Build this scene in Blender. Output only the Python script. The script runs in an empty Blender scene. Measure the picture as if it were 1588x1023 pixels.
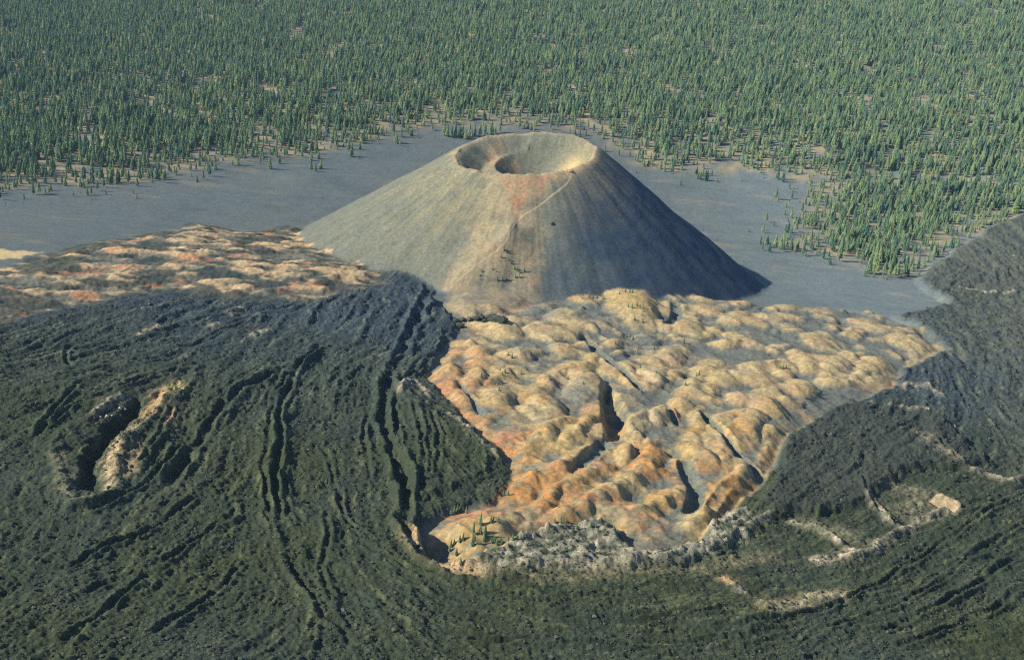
import bpy, math, random
import numpy as np
from mathutils import Matrix, Vector

random.seed(7)
RNG = np.random.default_rng(7)
D = bpy.data
S = bpy.context.scene
COL = S.collection

# ------------------------------------------------------------------ camera
IW, IH = 1588.0, 1023.0           # the photograph's pixel size, used to lay features out on the ground
CAM_H, PITCH, ROLL, FPX = 550.0, 19.0, 6.0, 1917.0
_p, _r = math.radians(PITCH), math.radians(ROLL)
FWD = np.array([0, math.cos(_p), -math.sin(_p)])
_R0 = np.array([1.0, 0, 0]); _U0 = np.array([0, math.sin(_p), math.cos(_p)])
RGT = math.cos(_r) * _R0 + math.sin(_r) * _U0
UPV = -math.sin(_r) * _R0 + math.cos(_r) * _U0
cd = D.cameras.new('camera'); cam = D.objects.new('camera', cd); COL.objects.link(cam)
cd.sensor_fit = 'HORIZONTAL'; cd.sensor_width = 36.0; cd.lens = 36.0 * FPX / IW
cd.clip_start = 1.0; cd.clip_end = 40000.0
m = Matrix.Identity(4)
for i in range(3):
    m[i][0] = RGT[i]; m[i][1] = UPV[i]; m[i][2] = -FWD[i]
m[2][3] = CAM_H
cam.matrix_world = m
S.camera = cam

# ------------------------------------------------------------------ sky and sun
SUN_EL, SUN_AZ = 32.5, 13.0      # light travels towards +x, turned SUN_AZ degrees away from the camera
SUN_STR, SKY_STR, EXPOSURE = 5.0, 0.095, 1.05
HAZE = 1.2e-5
w = D.worlds.new('World'); S.world = w; w.use_nodes = True
nt = w.node_tree; nt.nodes.clear()
sk = nt.nodes.new('ShaderNodeTexSky'); sk.sky_type = 'NISHITA'; sk.sun_disc = False
sk.sun_elevation = math.radians(SUN_EL)
_L = Vector((math.cos(math.radians(SUN_EL)) * math.cos(math.radians(SUN_AZ)),
             math.cos(math.radians(SUN_EL)) * math.sin(math.radians(SUN_AZ)),
             -math.sin(math.radians(SUN_EL))))
# direction to the sun is -_L ; sky rotation is measured clockwise from +y
sk.sun_rotation = math.atan2(-_L.x, -_L.y) % (2 * math.pi)
sk.altitude = 2000; sk.air_density = 1.3; sk.dust_density = 0.6; sk.ozone_density = 4.0
bg = nt.nodes.new('ShaderNodeBackground'); bg.inputs[1].default_value = SKY_STR
out = nt.nodes.new('ShaderNodeOutputWorld')
nt.links.new(sk.outputs[0], bg.inputs[0]); nt.links.new(bg.outputs[0], out.inputs[0])
sd = D.lights.new('sun', 'SUN'); sd.energy = SUN_STR; sd.angle = math.radians(0.5); sd.color = (1.0, 0.90, 0.71)
sun = D.objects.new('sun', sd); COL.objects.link(sun)
sun.rotation_euler = _L.to_track_quat('-Z', 'Y').to_euler(); sun.location = (-3000, -1000, 3000)
S.view_settings.view_transform = 'Standard'; S.view_settings.look = 'None'
S.view_settings.exposure = EXPOSURE; S.view_settings.gamma = 1.0
S.view_settings.use_curve_mapping = False
S.cycles.use_denoising = False; S.cycles.filter_width = 1.2; S.cycles.max_bounces = 4; S.cycles.volume_bounces = 0

# ------------------------------------------------------------------ numeric helpers
def lie(y):
    """the lava plateau in front stands higher than the ash plain behind it"""
    t = np.clip((2020 - y) / 500.0, 0, 1)
    return 48.0 * t * t * (3 - 2 * t)

def at(pts, z=4.0):
    """photo pixels -> ground points at height z"""
    a = np.atleast_2d(np.asarray(pts, float))
    d = FWD[None] + ((a[:, 0] - IW / 2) / FPX)[:, None] * RGT - ((a[:, 1] - IH / 2) / FPX)[:, None] * UPV
    y = np.full(len(a), 1500.0)
    for _ in range(25):
        t = (lie(y) + z - CAM_H) / d[:, 2]; y = d[:, 1] * t
    return d[:, :2] * t[:, None]

def project(P):
    q = np.asarray(P, float) - np.array([0, 0, CAM_H]); d = q @ FWD
    return np.c_[IW / 2 + FPX * (q @ RGT) / d, IH / 2 - FPX * (q @ UPV) / d], d

_perm = {}
def noise(x, y, scale, seed=0):
    """2D gradient noise, about -1..1"""
    if seed not in _perm:
        r = np.random.default_rng(1000 + seed)
        a = r.random((256, 256)) * 2 * np.pi
        _perm[seed] = (np.cos(a).astype(np.float32), np.sin(a).astype(np.float32))
    gx, gy = _perm[seed]
    u = x / scale + seed * 17.31; v = y / scale + seed * 9.17
    iu = np.floor(u); iv = np.floor(v)
    fu = (u - iu); fv = (v - iv)
    iu = iu.astype(np.int64) & 255; iv = iv.astype(np.int64) & 255
    iu1 = (iu + 1) & 255; iv1 = (iv + 1) & 255
    su = fu * fu * fu * (fu * (fu * 6 - 15) + 10); sv = fv * fv * fv * (fv * (fv * 6 - 15) + 10)
    a = gx[iu, iv] * fu + gy[iu, iv] * fv
    b = gx[iu1, iv] * (fu - 1) + gy[iu1, iv] * fv
    c = gx[iu, iv1] * fu + gy[iu, iv1] * (fv - 1)
    d = gx[iu1, iv1] * (fu - 1) + gy[iu1, iv1] * (fv - 1)
    return ((a + (b - a) * su) + ((c + (d - c) * su) - (a + (b - a) * su)) * sv) * 1.5

def fbm(x, y, scale, octv=4, seed=0, gain=0.5):
    s = 0; a = 1.0
    for k in range(octv):
        s = s + a * noise(x, y, scale / 2 ** k, seed + k); a *= gain
    return s

def sstep(a, b, v):
    t = np.clip((v - a) / (b - a), 0, 1)
    return t * t * (3 - 2 * t)

def seg_dist(x, y, P, want_t=False):
    best = np.full(x.shape, 1e9); tt = np.zeros(x.shape); side = np.zeros(x.shape)
    L = np.r_[0, np.cumsum(np.hypot(*(P[1:] - P[:-1]).T))]
    for i in range(len(P) - 1):
        a, b = P[i], P[i + 1]; e = b - a; l2 = e @ e + 1e-9
        t = np.clip(((x - a[0]) * e[0] + (y - a[1]) * e[1]) / l2, 0, 1)
        dx = x - a[0] - t * e[0]; dy = y - a[1] - t * e[1]
        d = dx * dx + dy * dy
        k = d < best
        best = np.where(k, d, best)
        if want_t:
            tt = np.where(k, (L[i] + t * (L[i + 1] - L[i])) / L[-1], tt)
            side = np.where(k, np.sign(e[0] * dy - e[1] * dx), side)
    best = np.sqrt(best)
    return (best, tt, side) if want_t else best

def line_field(x, y, pix, z=4.0, margin=60.0, want_t=False):
    """distance to a polyline given in photo pixels, evaluated only near it"""
    P = smooth_line(at(pix, z)) if len(pix) > 2 else at(pix, z)
    d = np.full(x.shape, 1e4); t = np.zeros(x.shape); s = np.zeros(x.shape)
    lo = P.min(0) - margin; hi = P.max(0) + margin
    k = np.nonzero((x > lo[0]) & (x < hi[0]) & (y > lo[1]) & (y < hi[1]))[0]
    if len(k):
        if want_t:
            d[k], t[k], s[k] = seg_dist(x[k], y[k], P, True)
        else:
            d[k] = seg_dist(x[k], y[k], P)
    return (d, t, s) if want_t else d

def near_line(x, y, pix, margin):
    """the points near a polyline, their distance to it and how far along it they lie"""
    P = smooth_line(at(pix, 4.0)) if len(pix) > 2 else at(pix, 4.0)
    lo = P.min(0) - margin; hi = P.max(0) + margin
    k = np.nonzero((x > lo[0]) & (x < hi[0]) & (y > lo[1]) & (y < hi[1]))[0]
    if not len(k): return k, np.zeros(0), np.zeros(0)
    d, t, _s = seg_dist(x[k], y[k], P, True)
    return k, d, t

def smooth_line(P, n=5):
    """Catmull-Rom through the points"""
    Q = np.vstack([2 * P[0] - P[1], P, 2 * P[-1] - P[-2]]); o = []
    for i in range(1, len(Q) - 2):
        for k in range(n):
            t = k / n
            o.append(0.5 * (2 * Q[i] + (Q[i + 1] - Q[i - 1]) * t + (2 * Q[i - 1] - 5 * Q[i] + 4 * Q[i + 1] - Q[i + 2]) * t * t
                            + (3 * Q[i] - Q[i - 1] - 3 * Q[i + 1] + Q[i + 2]) * t ** 3))
    o.append(P[-1]); return np.array(o)

def poly_sd(x, y, pix, z=4.0, margin=150.0, ground=None):
    """signed distance to a polygon given in photo pixels (positive inside), clipped to -margin outside"""
    P = at(pix, z) if ground is None else np.asarray(ground, float); d = np.full(x.shape, -margin)
    lo = P.min(0) - margin; hi = P.max(0) + margin
    k = np.nonzero((x > lo[0]) & (x < hi[0]) & (y > lo[1]) & (y < hi[1]))[0]
    if not len(k): return d
    X, Y = x[k], y[k]; C = np.vstack([P, P[:1]])
    dist = seg_dist(X, Y, C); ins = np.zeros(X.shape, bool)
    for i in range(len(P)):
        a, b = C[i], C[i + 1]
        c = ((a[1] > Y) != (b[1] > Y))
        if a[1] != b[1]:
            ins ^= c & (X < (b[0] - a[0]) * (Y - a[1]) / (b[1] - a[1]) + a[0])
    d[k] = np.clip(np.where(ins, dist, -dist), -margin, 1e9)
    return d

# ------------------------------------------------------------------ layout (photo pixels, laid onto the ground)
P_FOREST = [(0, 300), (60, 284), (130, 290), (200, 285), (260, 275), (310, 262), (360, 248), (430, 245), (480, 243),
            (540, 228), (600, 210), (660, 196), (700, 192), (740, 194), (790, 196), (850, 196), (915, 200), (950, 226), (990, 255), (1040, 266), (1100, 268),
            (1200, 272), (1258, 284), (1250, 320), (1240, 362), (1200, 380), (1260, 396), (1330, 410), (1372, 432),
            (1420, 430), (1440, 410), (1480, 385), (1530, 360), (1588, 345)]
P_LAVA = [(-900, 560), (-200, 520), (0, 470), (80, 458), (150, 440), (230, 405), (300, 400), (400, 418), (500, 432), (560, 424), (610, 405), (650, 400), (690, 408),
          (688, 430), (668, 460), (690, 490), (715, 502), (690, 540), (657, 590), (700, 640), (775, 710),
          (790, 742), (760, 785), (690, 800), (645, 830), (690, 872), (720, 886), (760, 868), (850, 830), (950, 825),
          (985, 872), (1070, 858), (1120, 818), (1195, 742), (1215, 690), (1250, 665), (1310, 632), (1385, 605), (1400, 580),
          (1465, 550), (1430, 515), (1392, 494), (1480, 478), (1425, 440), (1450, 410), (1530, 362), (1588, 345), (1900, 290),
          (3200, 400), (2400, 2600), (794, 2900), (-900, 2600)]
P_DUNE = [(700, 478), (715, 502), (690, 540), (657, 590), (700, 640), (775, 710), (790, 742), (760, 785), (690, 800), (645, 830), (690, 872),
          (720, 886), (760, 868), (850, 830), (950, 825), (985, 872), (1070, 858), (1120, 818), (1195, 742), (1215, 690),
          (1250, 665), (1310, 632), (1385, 605), (1400, 580), (1465, 550), (1430, 515), (1350, 490), (1250, 480),
          (1140, 474), (1040, 462), (960, 457), (870, 466), (790, 484)]
P_PAINT = [(-200, 440), (0, 412), (100, 388), (200, 368), (300, 345), (350, 352), (375, 362), (440, 348), (480, 355), (520, 385), (600, 400),
           (622, 424), (600, 446), (520, 468), (430, 482), (340, 470), (260, 462), (200, 470), (150, 485), (80, 492), (0, 515), (-200, 540)]
P_LOBE = [(1310, 632), (1440, 650), (1490, 690), (1532, 732), (1500, 742), (1440, 740), (1390, 755), (1350, 790), (1290, 805), (1200, 812), (1160, 805),
          (1195, 745), (1215, 690), (1250, 665)]
P_LOBE2 = [(612, 612), (640, 600), (660, 625), (700, 652), (772, 718), (745, 760), (650, 790), (628, 760), (612, 690)]
P_ROCK = [(718, 888), (740, 850), (800, 832), (900, 820), (945, 830), (985, 868), (1080, 838), (1150, 806), (1205, 815),
          (1150, 850), (1080, 882), (980, 898), (900, 892), (800, 898)]
P_PIT = [(208, 624), (230, 624), (224, 646), (199, 677), (175, 696), (161, 735), (163, 770), (132, 778), (116, 762), (118, 726), (134, 694), (158, 666), (186, 644)]

FLOWS = [[(660, 420), (640, 500), (610, 600), (592, 680), (612, 780), (640, 860), (720, 912), (900, 935), (1100, 940), (1300, 910), (1480, 835), (1650, 740)],
         [(570, 440), (490, 510), (400, 580), (310, 670), (250, 790), (230, 900)],
         [(620, 440), (540, 540), (460, 620), (428, 720), (432, 830), (480, 940), (570, 1030), (650, 1100)],
         [(520, 455), (330, 510), (150, 580), (-100, 650)],
         [(420, 440), (250, 480), (80, 520), (-100, 560)],
         [(420, 740), (250, 850), (90, 980), (-50, 1080)],
         [(420, 850), (300, 920), (150, 1030)],
         [(460, 950), (340, 1023), (250, 1100)],
         [(540, 660), (545, 800), (590, 900), (680, 990), (800, 1080)],
         [(640, 950), (900, 990), (1200, 980), (1450, 900), (1650, 800)],
         [(800, 1040), (1200, 1030), (1500, 960), (1700, 860)],
         [(1560, 360), (1470, 450), (1480, 540), (1540, 640), (1600, 700)],
         [(1330, 640), (1260, 720), (1200, 800)], [(1450, 660), (1400, 720), (1300, 790)],
         [(620, 620), (650, 680), (690, 760)], [(645, 612), (700, 670), (760, 740)]]

CHANNELS = [  # pixels, half spacing of the two levees (m), channel depth, levee height
    ([(668, 440), (655, 480), (625, 545), (602, 600), (594, 650), (606, 700), (628, 770), (628, 820), (642, 858), (672, 884), (730, 905), (820, 915), (950, 920)], 9.0, 8.5, 5.0),
    ([(700, 520), (672, 560), (640, 590), (618, 612), (612, 660), (622, 720), (640, 790)], 5.5, 3.0, 2.5),
    ([(500, 535), (455, 578), (395, 600), (350, 632), (318, 675), (285, 735), (250, 785)], 9.0, 8.0, 3.0),
    ([(500, 540), (460, 580), (446, 615), (432, 650), (434, 700), (426, 745), (432, 800), (446, 860), (476, 925), (524, 985), (580, 1035)], 6.0, 5.0, 3.5),
    ([(470, 560), (440, 600), (418, 660), (412, 740), (416, 800), (436, 870)], 4.5, 3.0, 2.0),
    ([(440, 740), (445, 800), (462, 870), (496, 935), (548, 990)], 4.5, 3.0, 2.2),
    ([(330, 640), (290, 690), (250, 740), (200, 780), (120, 805)], 5.0, 3.5, 2.5),
    ([(270, 640), (240, 690), (215, 740)], 4.0, 3.5, 2.5),
    ([(300, 780), (240, 830), (160, 860), (90, 900)], 5.0, 3.0, 2.2),
    ([(370, 800), (300, 850), (230, 890), (120, 930)], 5.0, 3.5, 2.2),
    ([(505, 800), (510, 850), (500, 900), (512, 950)], 4.5, 3.0, 1.8),
    ([(560, 850), (590, 870), (640, 900), (700, 920), (820, 935), (1000, 930)], 4.5, 3.0, 1.8),
    ([(1120, 985), (1250, 960), (1350, 920), (1430, 870), (1520, 810), (1600, 770)], 4.0, 3.0, 2.4),
    ([(1200, 1000), (1330, 970), (1440, 920), (1540, 850), (1620, 800)], 4.0, 2.5, 2.0),
    ([(1335, 760), (1352, 790), (1390, 825)], 4.0, 5.0, 2.5),
    ([(1330, 640), (1440, 655), (1490, 692), (1535, 738)], 4.0, 5.0, 3.5),
    ([(1440, 690), (1470, 720), (1490, 735)], 4.0, 4.0, 2.5),
    ([(520, 460), (430, 480), (330, 500), (220, 530), (120, 560)], 4.5, 3.0, 2.0),
    ([(110, 535), (105, 560), (110, 575)], 5.0, 5.0, 1.5),
    ([(600, 900), (680, 945), (820, 965), (1000, 968), (1150, 955)], 4.5, 2.5, 2.5),
    ([(560, 930), (660, 985), (840, 1005), (1050, 1008), (1250, 985)], 5.0, 2.5, 2.5),
    ([(1250, 1005), (1400, 975), (1500, 920), (1588, 860)], 4.5, 2.5, 2.5), ([(1380, 1010), (1480, 980), (1588, 920)], 4.5, 2.5, 2.5),
    ([(130, 600), (90, 640), (60, 690)], 5.0, 3.0, 2.5), ([(360, 560), (240, 590), (120, 640), (40, 700)], 4.5, 2.5, 2.0),
    ([(400, 500), (300, 540), (200, 570), (60, 600)], 4.5, 2.5, 2.2), ([(230, 900), (160, 960), (90, 1010)], 5.0, 3.0, 2.5),
    ([(380, 880), (320, 940), (230, 1000)], 5.0, 3.0, 2.5), ([(500, 700), (520, 760), (540, 820), (580, 850)], 4.5, 2.5, 2.0),
    ([(570, 640), (565, 700), (575, 760)], 4.5, 3.0, 2.0), ([(640, 640), (655, 700), (648, 760)], 4.0, 2.0, 2.2), ([(665, 650), (680, 700), (672, 760)], 4.0, 2.0, 2.2),
]

# ---- cone
CX, CY = -8.0, 1872.0
RA, RB = 106.0, 116.0
def rim(th):
    return 196 + 19 * np.cos(th - math.radians(34))

def cone_height(x, y):
    dx, dy = x - CX, y - CY; r = np.hypot(dx, dy) + 1e-6; th = np.arctan2(dy, dx)
    Rr = 1 / np.sqrt((np.cos(th) / RA) ** 2 + (np.sin(th) / RB) ** 2)
    Rr = Rr * (1 + 0.035 * noise(np.cos(th) * 3, np.sin(th) * 3, 1.0, 61))
    zr = rim(th) + 3.0 * noise(np.cos(th) * 2.5, np.sin(th) * 2.5, 1.0, 67) + 1.2 * noise(np.cos(th) * 9, np.sin(th) * 9, 1.0, 68)
    tf = 0.67 + 0.015 * (0.5 + 0.5 * np.cos(th - 0.15)) + 0.03 * np.maximum(0, -np.sin(th))
    flank = zr - tf * (r - Rr)
    g = noise(th * 40, r / 160, 1.0, 62) * 0.35 + noise(th * 90, r / 120, 1.0, 63) * 0.25
    flank = flank + (noise(th * 9, r / 260, 1.0, 441) * 3.2 + noise(th * 20, r / 200, 1.0, 442) * 0.5) * 0.55 * sstep(5, 110, r - Rr)
    flank = flank + g * sstep(0, 60, r - Rr) * 1.0 + fbm(x, y, 90, 4, 64) * 2.4 * sstep(0, 100, r - Rr)
    # rounded rim crest
    flank = np.where(r > Rr, flank, zr)
    t_in = Rr - r
    outer_in = zr - 0.55 * np.maximum(t_in, 0) - 1.5
    floor1 = zr - 24
    outer_in = np.maximum(outer_in, floor1)
    # second crater nested inside, pushed to the right
    dx2, dy2 = x - (CX + 28), y - (CY - 6); r2 = np.hypot(dx2 / 73, dy2 / 92)
    th2 = np.arctan2(dy2 / 92, dx2 / 73)
    zr2 = 183 + 14 * np.cos(th2 - math.radians(20))
    R2m = 82.0
    ridge_out = zr2 - 0.62 * (r2 - 1) * R2m
    bowl = zr2 - 0.66 * (1 - r2) * R2m
    bowl = np.maximum(bowl, 138 + 8 * r2 * r2)
    inside = np.where(r2 < 1, np.minimum(bowl, outer_in + 60), np.maximum(ridge_out, outer_in))
    inside = np.minimum(inside, outer_in + 22)
    inside = inside + fbm(x, y, 30, 3, 66) * 0.8
    z = np.where(r > Rr, flank, np.minimum(inside, zr))
    z = z - 2.2 * np.exp(-((r - Rr) / 6.0) ** 2)
    return z, r, Rr, th

SPUR = [(800, 335), (786, 378), (755, 402), (715, 432), (690, 458)]
# ---- dune mounds and ridges
RIDGES = [([(800, 690), (835, 680)], 14, 5), ([(778, 772), (808, 752), (849, 741), (886, 725), (914, 706)], 20, 11),
          ([(822, 804), (849, 783), (869, 762), (899, 748), (928, 738)], 19, 10),
          ([(835, 826), (865, 812), (899, 795), (933, 775), (973, 757), (1000, 728), (1002, 700)], 22, 13),
          ([(945, 806), (993, 797), (1016, 784), (1053, 768)], 18, 10), ([(1068, 830), (1108, 783), (1142, 757), (1147, 725)], 22, 12),
          ([(698, 796), (731, 795), (765, 808), (815, 816)], 13, 7), ([(1060, 700), (1080, 670), (1078, 640)], 18, 8),
          ([(1120, 740), (1115, 700), (1100, 660)], 18, 9), ([(1180, 720), (1195, 690), (1205, 672)], 14, 7),
          ([(905, 576), (926, 562), (950, 582), (985, 610)], 16, 8), ([(662, 598), (690, 620), (720, 645)], 14, 8),
          ([(720, 640), (748, 672), (790, 700)], 14, 7), ([(870, 700), (905, 668), (925, 640)], 18, 10),
          ([(690, 560), (720, 540), (740, 532)], 14, 6), ([(820, 700), (850, 672), (880, 660)], 16, 8),
          ([(745, 610), (775, 590), (800, 580)], 14, 6), ([(830, 620), (850, 596), (880, 582)], 18, 8),
          ([(985, 700), (975, 672), (985, 650)], 13, 8), ([(1010, 560), (1030, 580), (1060, 600)], 15, 6)]
MOUNDS = [(785, 522, 36, 20, 8), (885, 502, 36, 14, 7), (985, 488, 46, 30, 14), (855, 530, 30, 14, 7), (1085, 490, 34, 16, 8), (1070, 520, 26, 18, 7),
          (1140, 500, 18, 12, 5), (1165, 512, 24, 12, 6), (1220, 520, 30, 12, 5), (1350, 515, 30, 14, 6), (1400, 540, 30, 14, 6), (1440, 548, 22, 10, 5),
          (1310, 560, 26, 12, 5), (1250, 575, 26, 14, 6), (1160, 548, 28, 12, 5), (1230, 610, 40, 16, 7), (1120, 600, 34, 20, 7),
          (1085, 610, 22, 16, 6), (1180, 640, 40, 18, 7), (1040, 560, 26, 18, 7), (1010, 590, 22, 18, 7), (905, 605, 30, 30, 9), (850, 640, 30, 24, 8),
          (775, 630, 30, 22, 7), (740, 600, 24, 16, 6), (700, 610, 20, 18, 6), (870, 560, 26, 16, 6), (800, 560, 30, 16, 6), (950, 545, 20, 12, 6),
          (960, 718, 22, 18, 8), (1080, 720, 26, 24, 9), (850, 690, 26, 16, 7), (1290, 600, 30, 12, 5), (1350, 585, 30, 12, 5), (1020, 660, 26, 22, 7),
          (1150, 680, 22, 22, 7), (1050, 640, 24, 18, 6), (720, 690, 18, 14, 5), (690, 580, 18, 12, 6), (745, 560, 24, 14, 6), (740, 855, 20, 10, 4)]
_mw = []
for (mx, my, ra, rb, h) in MOUNDS:
    c0 = at([(mx, my)])[0]; cl = at([(mx - ra, my)])[0]; cu = at([(mx, my - rb)])[0]; cdn = at([(mx, my + rb)])[0]
    _mw.append((c0[0], c0[1], np.hypot(*(c0 - cl)) * 1.05, 0.45 * np.hypot(*(cu - cdn)), 0.0, h))
_DP = at(P_DUNE, 4.0)
def _inside_poly(P, p):
    ins = False; n = len(P)
    for i in range(n):
        a, b = P[i], P[(i + 1) % n]
        if (a[1] > p[1]) != (b[1] > p[1]) and p[0] < (b[0] - a[0]) * (p[1] - a[1]) / (b[1] - a[1]) + a[0]: ins = not ins
    return ins
_r1 = np.random.default_rng(21)
_lo, _hi = _DP.min(0), _DP.max(0)
for _ in range(2200):
    p = _lo + _r1.random(2) * (_hi - _lo)
    if not _inside_poly(_DP, p): continue
    a = _r1.uniform(12, 32); far = p[1] > 1480
    b = a * (_r1.uniform(0.5, 0.95) if not far else _r1.uniform(0.8, 1.3))
    if len(_mw) > 220: break
    _mw.append((p[0], p[1], a, b, _r1.uniform(-0.3, 0.9), a * _r1.uniform(0.12, 0.26)))
for _ in range(1500):                      # small domes of the upper right dunes
    p = _lo + _r1.random(2) * (_hi - _lo)
    if p[1] < 1330 or p[0] < 40 or not _inside_poly(_DP, p): continue
    a = _r1.uniform(7, 15); _mw.append((p[0], p[1], a, a * _r1.uniform(0.7, 1.2), _r1.uniform(-0.3, 0.9), a * _r1.uniform(0.22, 0.38)))
    if len(_mw) > 400: break
MOUNDS_W = _mw
_PP = at(P_PAINT, 4.0); _lo, _hi = _PP.min(0), _PP.max(0); PAINT_W = []
for _ in range(3000):
    p = _lo + _r1.random(2) * (_hi - _lo)
    if not _inside_poly(_PP, p): continue
    a = _r1.uniform(10, 34); b = a * _r1.uniform(0.4, 0.8)
    PAINT_W.append((p[0], p[1], a, b, _r1.uniform(0.1, 0.7), a * _r1.uniform(0.10, 0.24)))
    if len(PAINT_W) > 260: break

def stamp(x, y, lst, base):
    H = base.copy()
    wx = noise(x, y, 34, 71) * 5 + noise(x, y, 70, 77) * 16; wy = noise(x, y, 34, 72) * 5 + noise(x, y, 70, 78) * 16
    o = np.argsort(y); ys = y[o]
    for (cx, cy, a, b, ang, h) in lst:
        R = max(a, b) + 24
        i0, i1 = np.searchsorted(ys, [cy - R, cy + R]); k = o[i0:i1]
        k = k[np.abs(x[k] - cx) < R]
        if not len(k): continue
        dx = x[k] + wx[k] - cx; dy = y[k] + wy[k] - cy; c, s = math.cos(ang), math.sin(ang)
        u = (c * dx + s * dy) / a; v = (-s * dx + c * dy) / b
        q = 1 - (u * u + v * v)
        v_ = h * np.where(q > 0, q, 0) ** 1.1; s_ = np.clip(0.5 + 0.5 * (v_ - H[k]) / 1.8, 0, 1)
        H[k] = np.where(v_ > 0, H[k] * (1 - s_) + v_ * s_ + 1.8 * s_ * (1 - s_) * np.minimum(1, v_), H[k])
    return H

# ---- lava flow texture: line integral convolution of noise along the flow lines
FX0, FX1, FY0, FY1, FC = -1150.0, 1500.0, 600.0, 2200.0, 1.6
def build_flow():
    pts, tan = [], []
    for f in FLOWS:
        P = smooth_line(at(f))
        for i in range(len(P) - 1):
            e = P[i + 1] - P[i]; L = np.hypot(*e) + 1e-6; n = max(1, int(L / 25))
            for k in range(n):
                pts.append(P[i] + e * (k + .5) / n); tan.append(2 * math.atan2(e[1], e[0]))
    pts = np.array(pts); tan = np.array(tan)
    gx = np.arange(FX0, FX1 + 25, 25.0); gy = np.arange(FY0, FY1 + 25, 25.0)
    X, Y = np.meshgrid(gx, gy)
    d2 = (X[..., None] - pts[:, 0]) ** 2 + (Y[..., None] - pts[:, 1]) ** 2
    wgt = 1 / (d2 + 30 ** 2) ** 1.6
    c = (wgt * np.cos(tan)).sum(-1); s = (wgt * np.sin(tan)).sum(-1); n = np.hypot(c, s) + 1e-12
    nx = int((FX1 - FX0) / FC); ny = int((FY1 - FY0) / FC)
    xs = FX0 + (np.arange(nx) + .5) * FC; ys = FY0 + (np.arange(ny) + .5) * FC
    U = (xs - FX0) / 25; V = (ys - FY0) / 25
    iu = np.clip(U.astype(int), 0, len(gx) - 2); iv = np.clip(V.astype(int), 0, len(gy) - 2); fu = U - iu; fv = (V - iv)[:, None]
    def up(g):
        return (g[iv][:, iu] * (1 - fu) + g[iv][:, iu + 1] * fu) * (1 - fv) + (g[iv + 1][:, iu] * (1 - fu) + g[iv + 1][:, iu + 1] * fu) * fv
    ang = 0.5 * np.arctan2(up(s / n), up(c / n))
    XX, YY = np.meshgrid(xs, ys)
    ang = ang + 0.45 * noise(XX, YY, 110, 81) + 0.35 * noise(XX, YY, 40, 82)
    vx, vy = np.cos(ang).astype(np.float32), np.sin(ang).astype(np.float32)
    r = np.random.default_rng(5)
    def blur(a, n):
        for _ in range(n):
            a = (a + np.roll(a, 1, 0) + np.roll(a, -1, 0)) / 3; a = (a + np.roll(a, 1, 1) + np.roll(a, -1, 1)) / 3
        return a
    res = []
    J, I = np.meshgrid(np.arange(nx, dtype=np.float32), np.arange(ny, dtype=np.float32))
    for (nb, steps, stp) in ((0, 6, 1.2), (2, 9, 1.7), (9, 12, 4.0)):
        N = blur(r.standard_normal((ny, nx)).astype(np.float32), nb)
        acc = N.copy()
        for sg in (1, -1):
            px, py = J.copy(), I.copy(); ox, oy = vx * sg, vy * sg
            for k in range(steps):
                px += ox * stp; py += oy * stp
                jx = np.clip(px, 0, nx - 1).astype(np.int32); iy = np.clip(py, 0, ny - 1).astype(np.int32)
                cx_, cy_ = vx[iy, jx], vy[iy, jx]
                sgn = np.sign(cx_ * ox + cy_ * oy); sgn[sgn == 0] = 1
                ox, oy = cx_ * sgn, cy_ * sgn
                acc += N[iy, jx] * (1 - 0.7 * k / steps)
        acc -= acc.mean(); acc /= acc.std(); res.append(acc)
    return res
LIC = build_flow()
def flow_tex(x, y, k):
    A = LIC[k]; ny, nx = A.shape
    u = np.clip((x - FX0) / FC - .5, 0, nx - 1.01); v = np.clip((y - FY0) / FC - .5, 0, ny - 1.01)
    i = v.astype(int); j = u.astype(int); fu = u - j; fv = v - i
    return (A[i, j] * (1 - fu) + A[i, j + 1] * fu) * (1 - fv) + (A[i + 1, j] * (1 - fu) + A[i + 1, j + 1] * fu) * fv

# ------------------------------------------------------------------ terrain: height and zones
# where the ray through a photo pixel meets a surface
def cast(pix, hfun, t0=700.0, t1=9000.0, n=900):
    a = np.atleast_2d(np.asarray(pix, float))
    d = FWD[None] + ((a[:, 0] - IW / 2) / FPX)[:, None] * RGT - ((a[:, 1] - IH / 2) / FPX)[:, None] * UPV
    ts = t0 * (t1 / t0) ** np.linspace(0, 1, n)
    P = d[:, None, :] * ts[None, :, None]; X, Y, Z = P[..., 0], P[..., 1], P[..., 2] + CAM_H
    hz = hfun(X.ravel(), Y.ravel()).reshape(X.shape)
    below = (Z < hz); i = np.argmax(below, 1); i = np.where(below.any(1), np.maximum(i, 1), n - 1)
    q = np.arange(len(a)); g0 = (Z - hz)[q, i - 1]; g1 = (Z - hz)[q, i]; f = g0 / (g0 - g1 + 1e-9)
    t = ts[i - 1] + (ts[i] - ts[i - 1]) * f
    R = d * t[:, None]; return np.c_[R[:, 0], R[:, 1], R[:, 2] + CAM_H]
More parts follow.
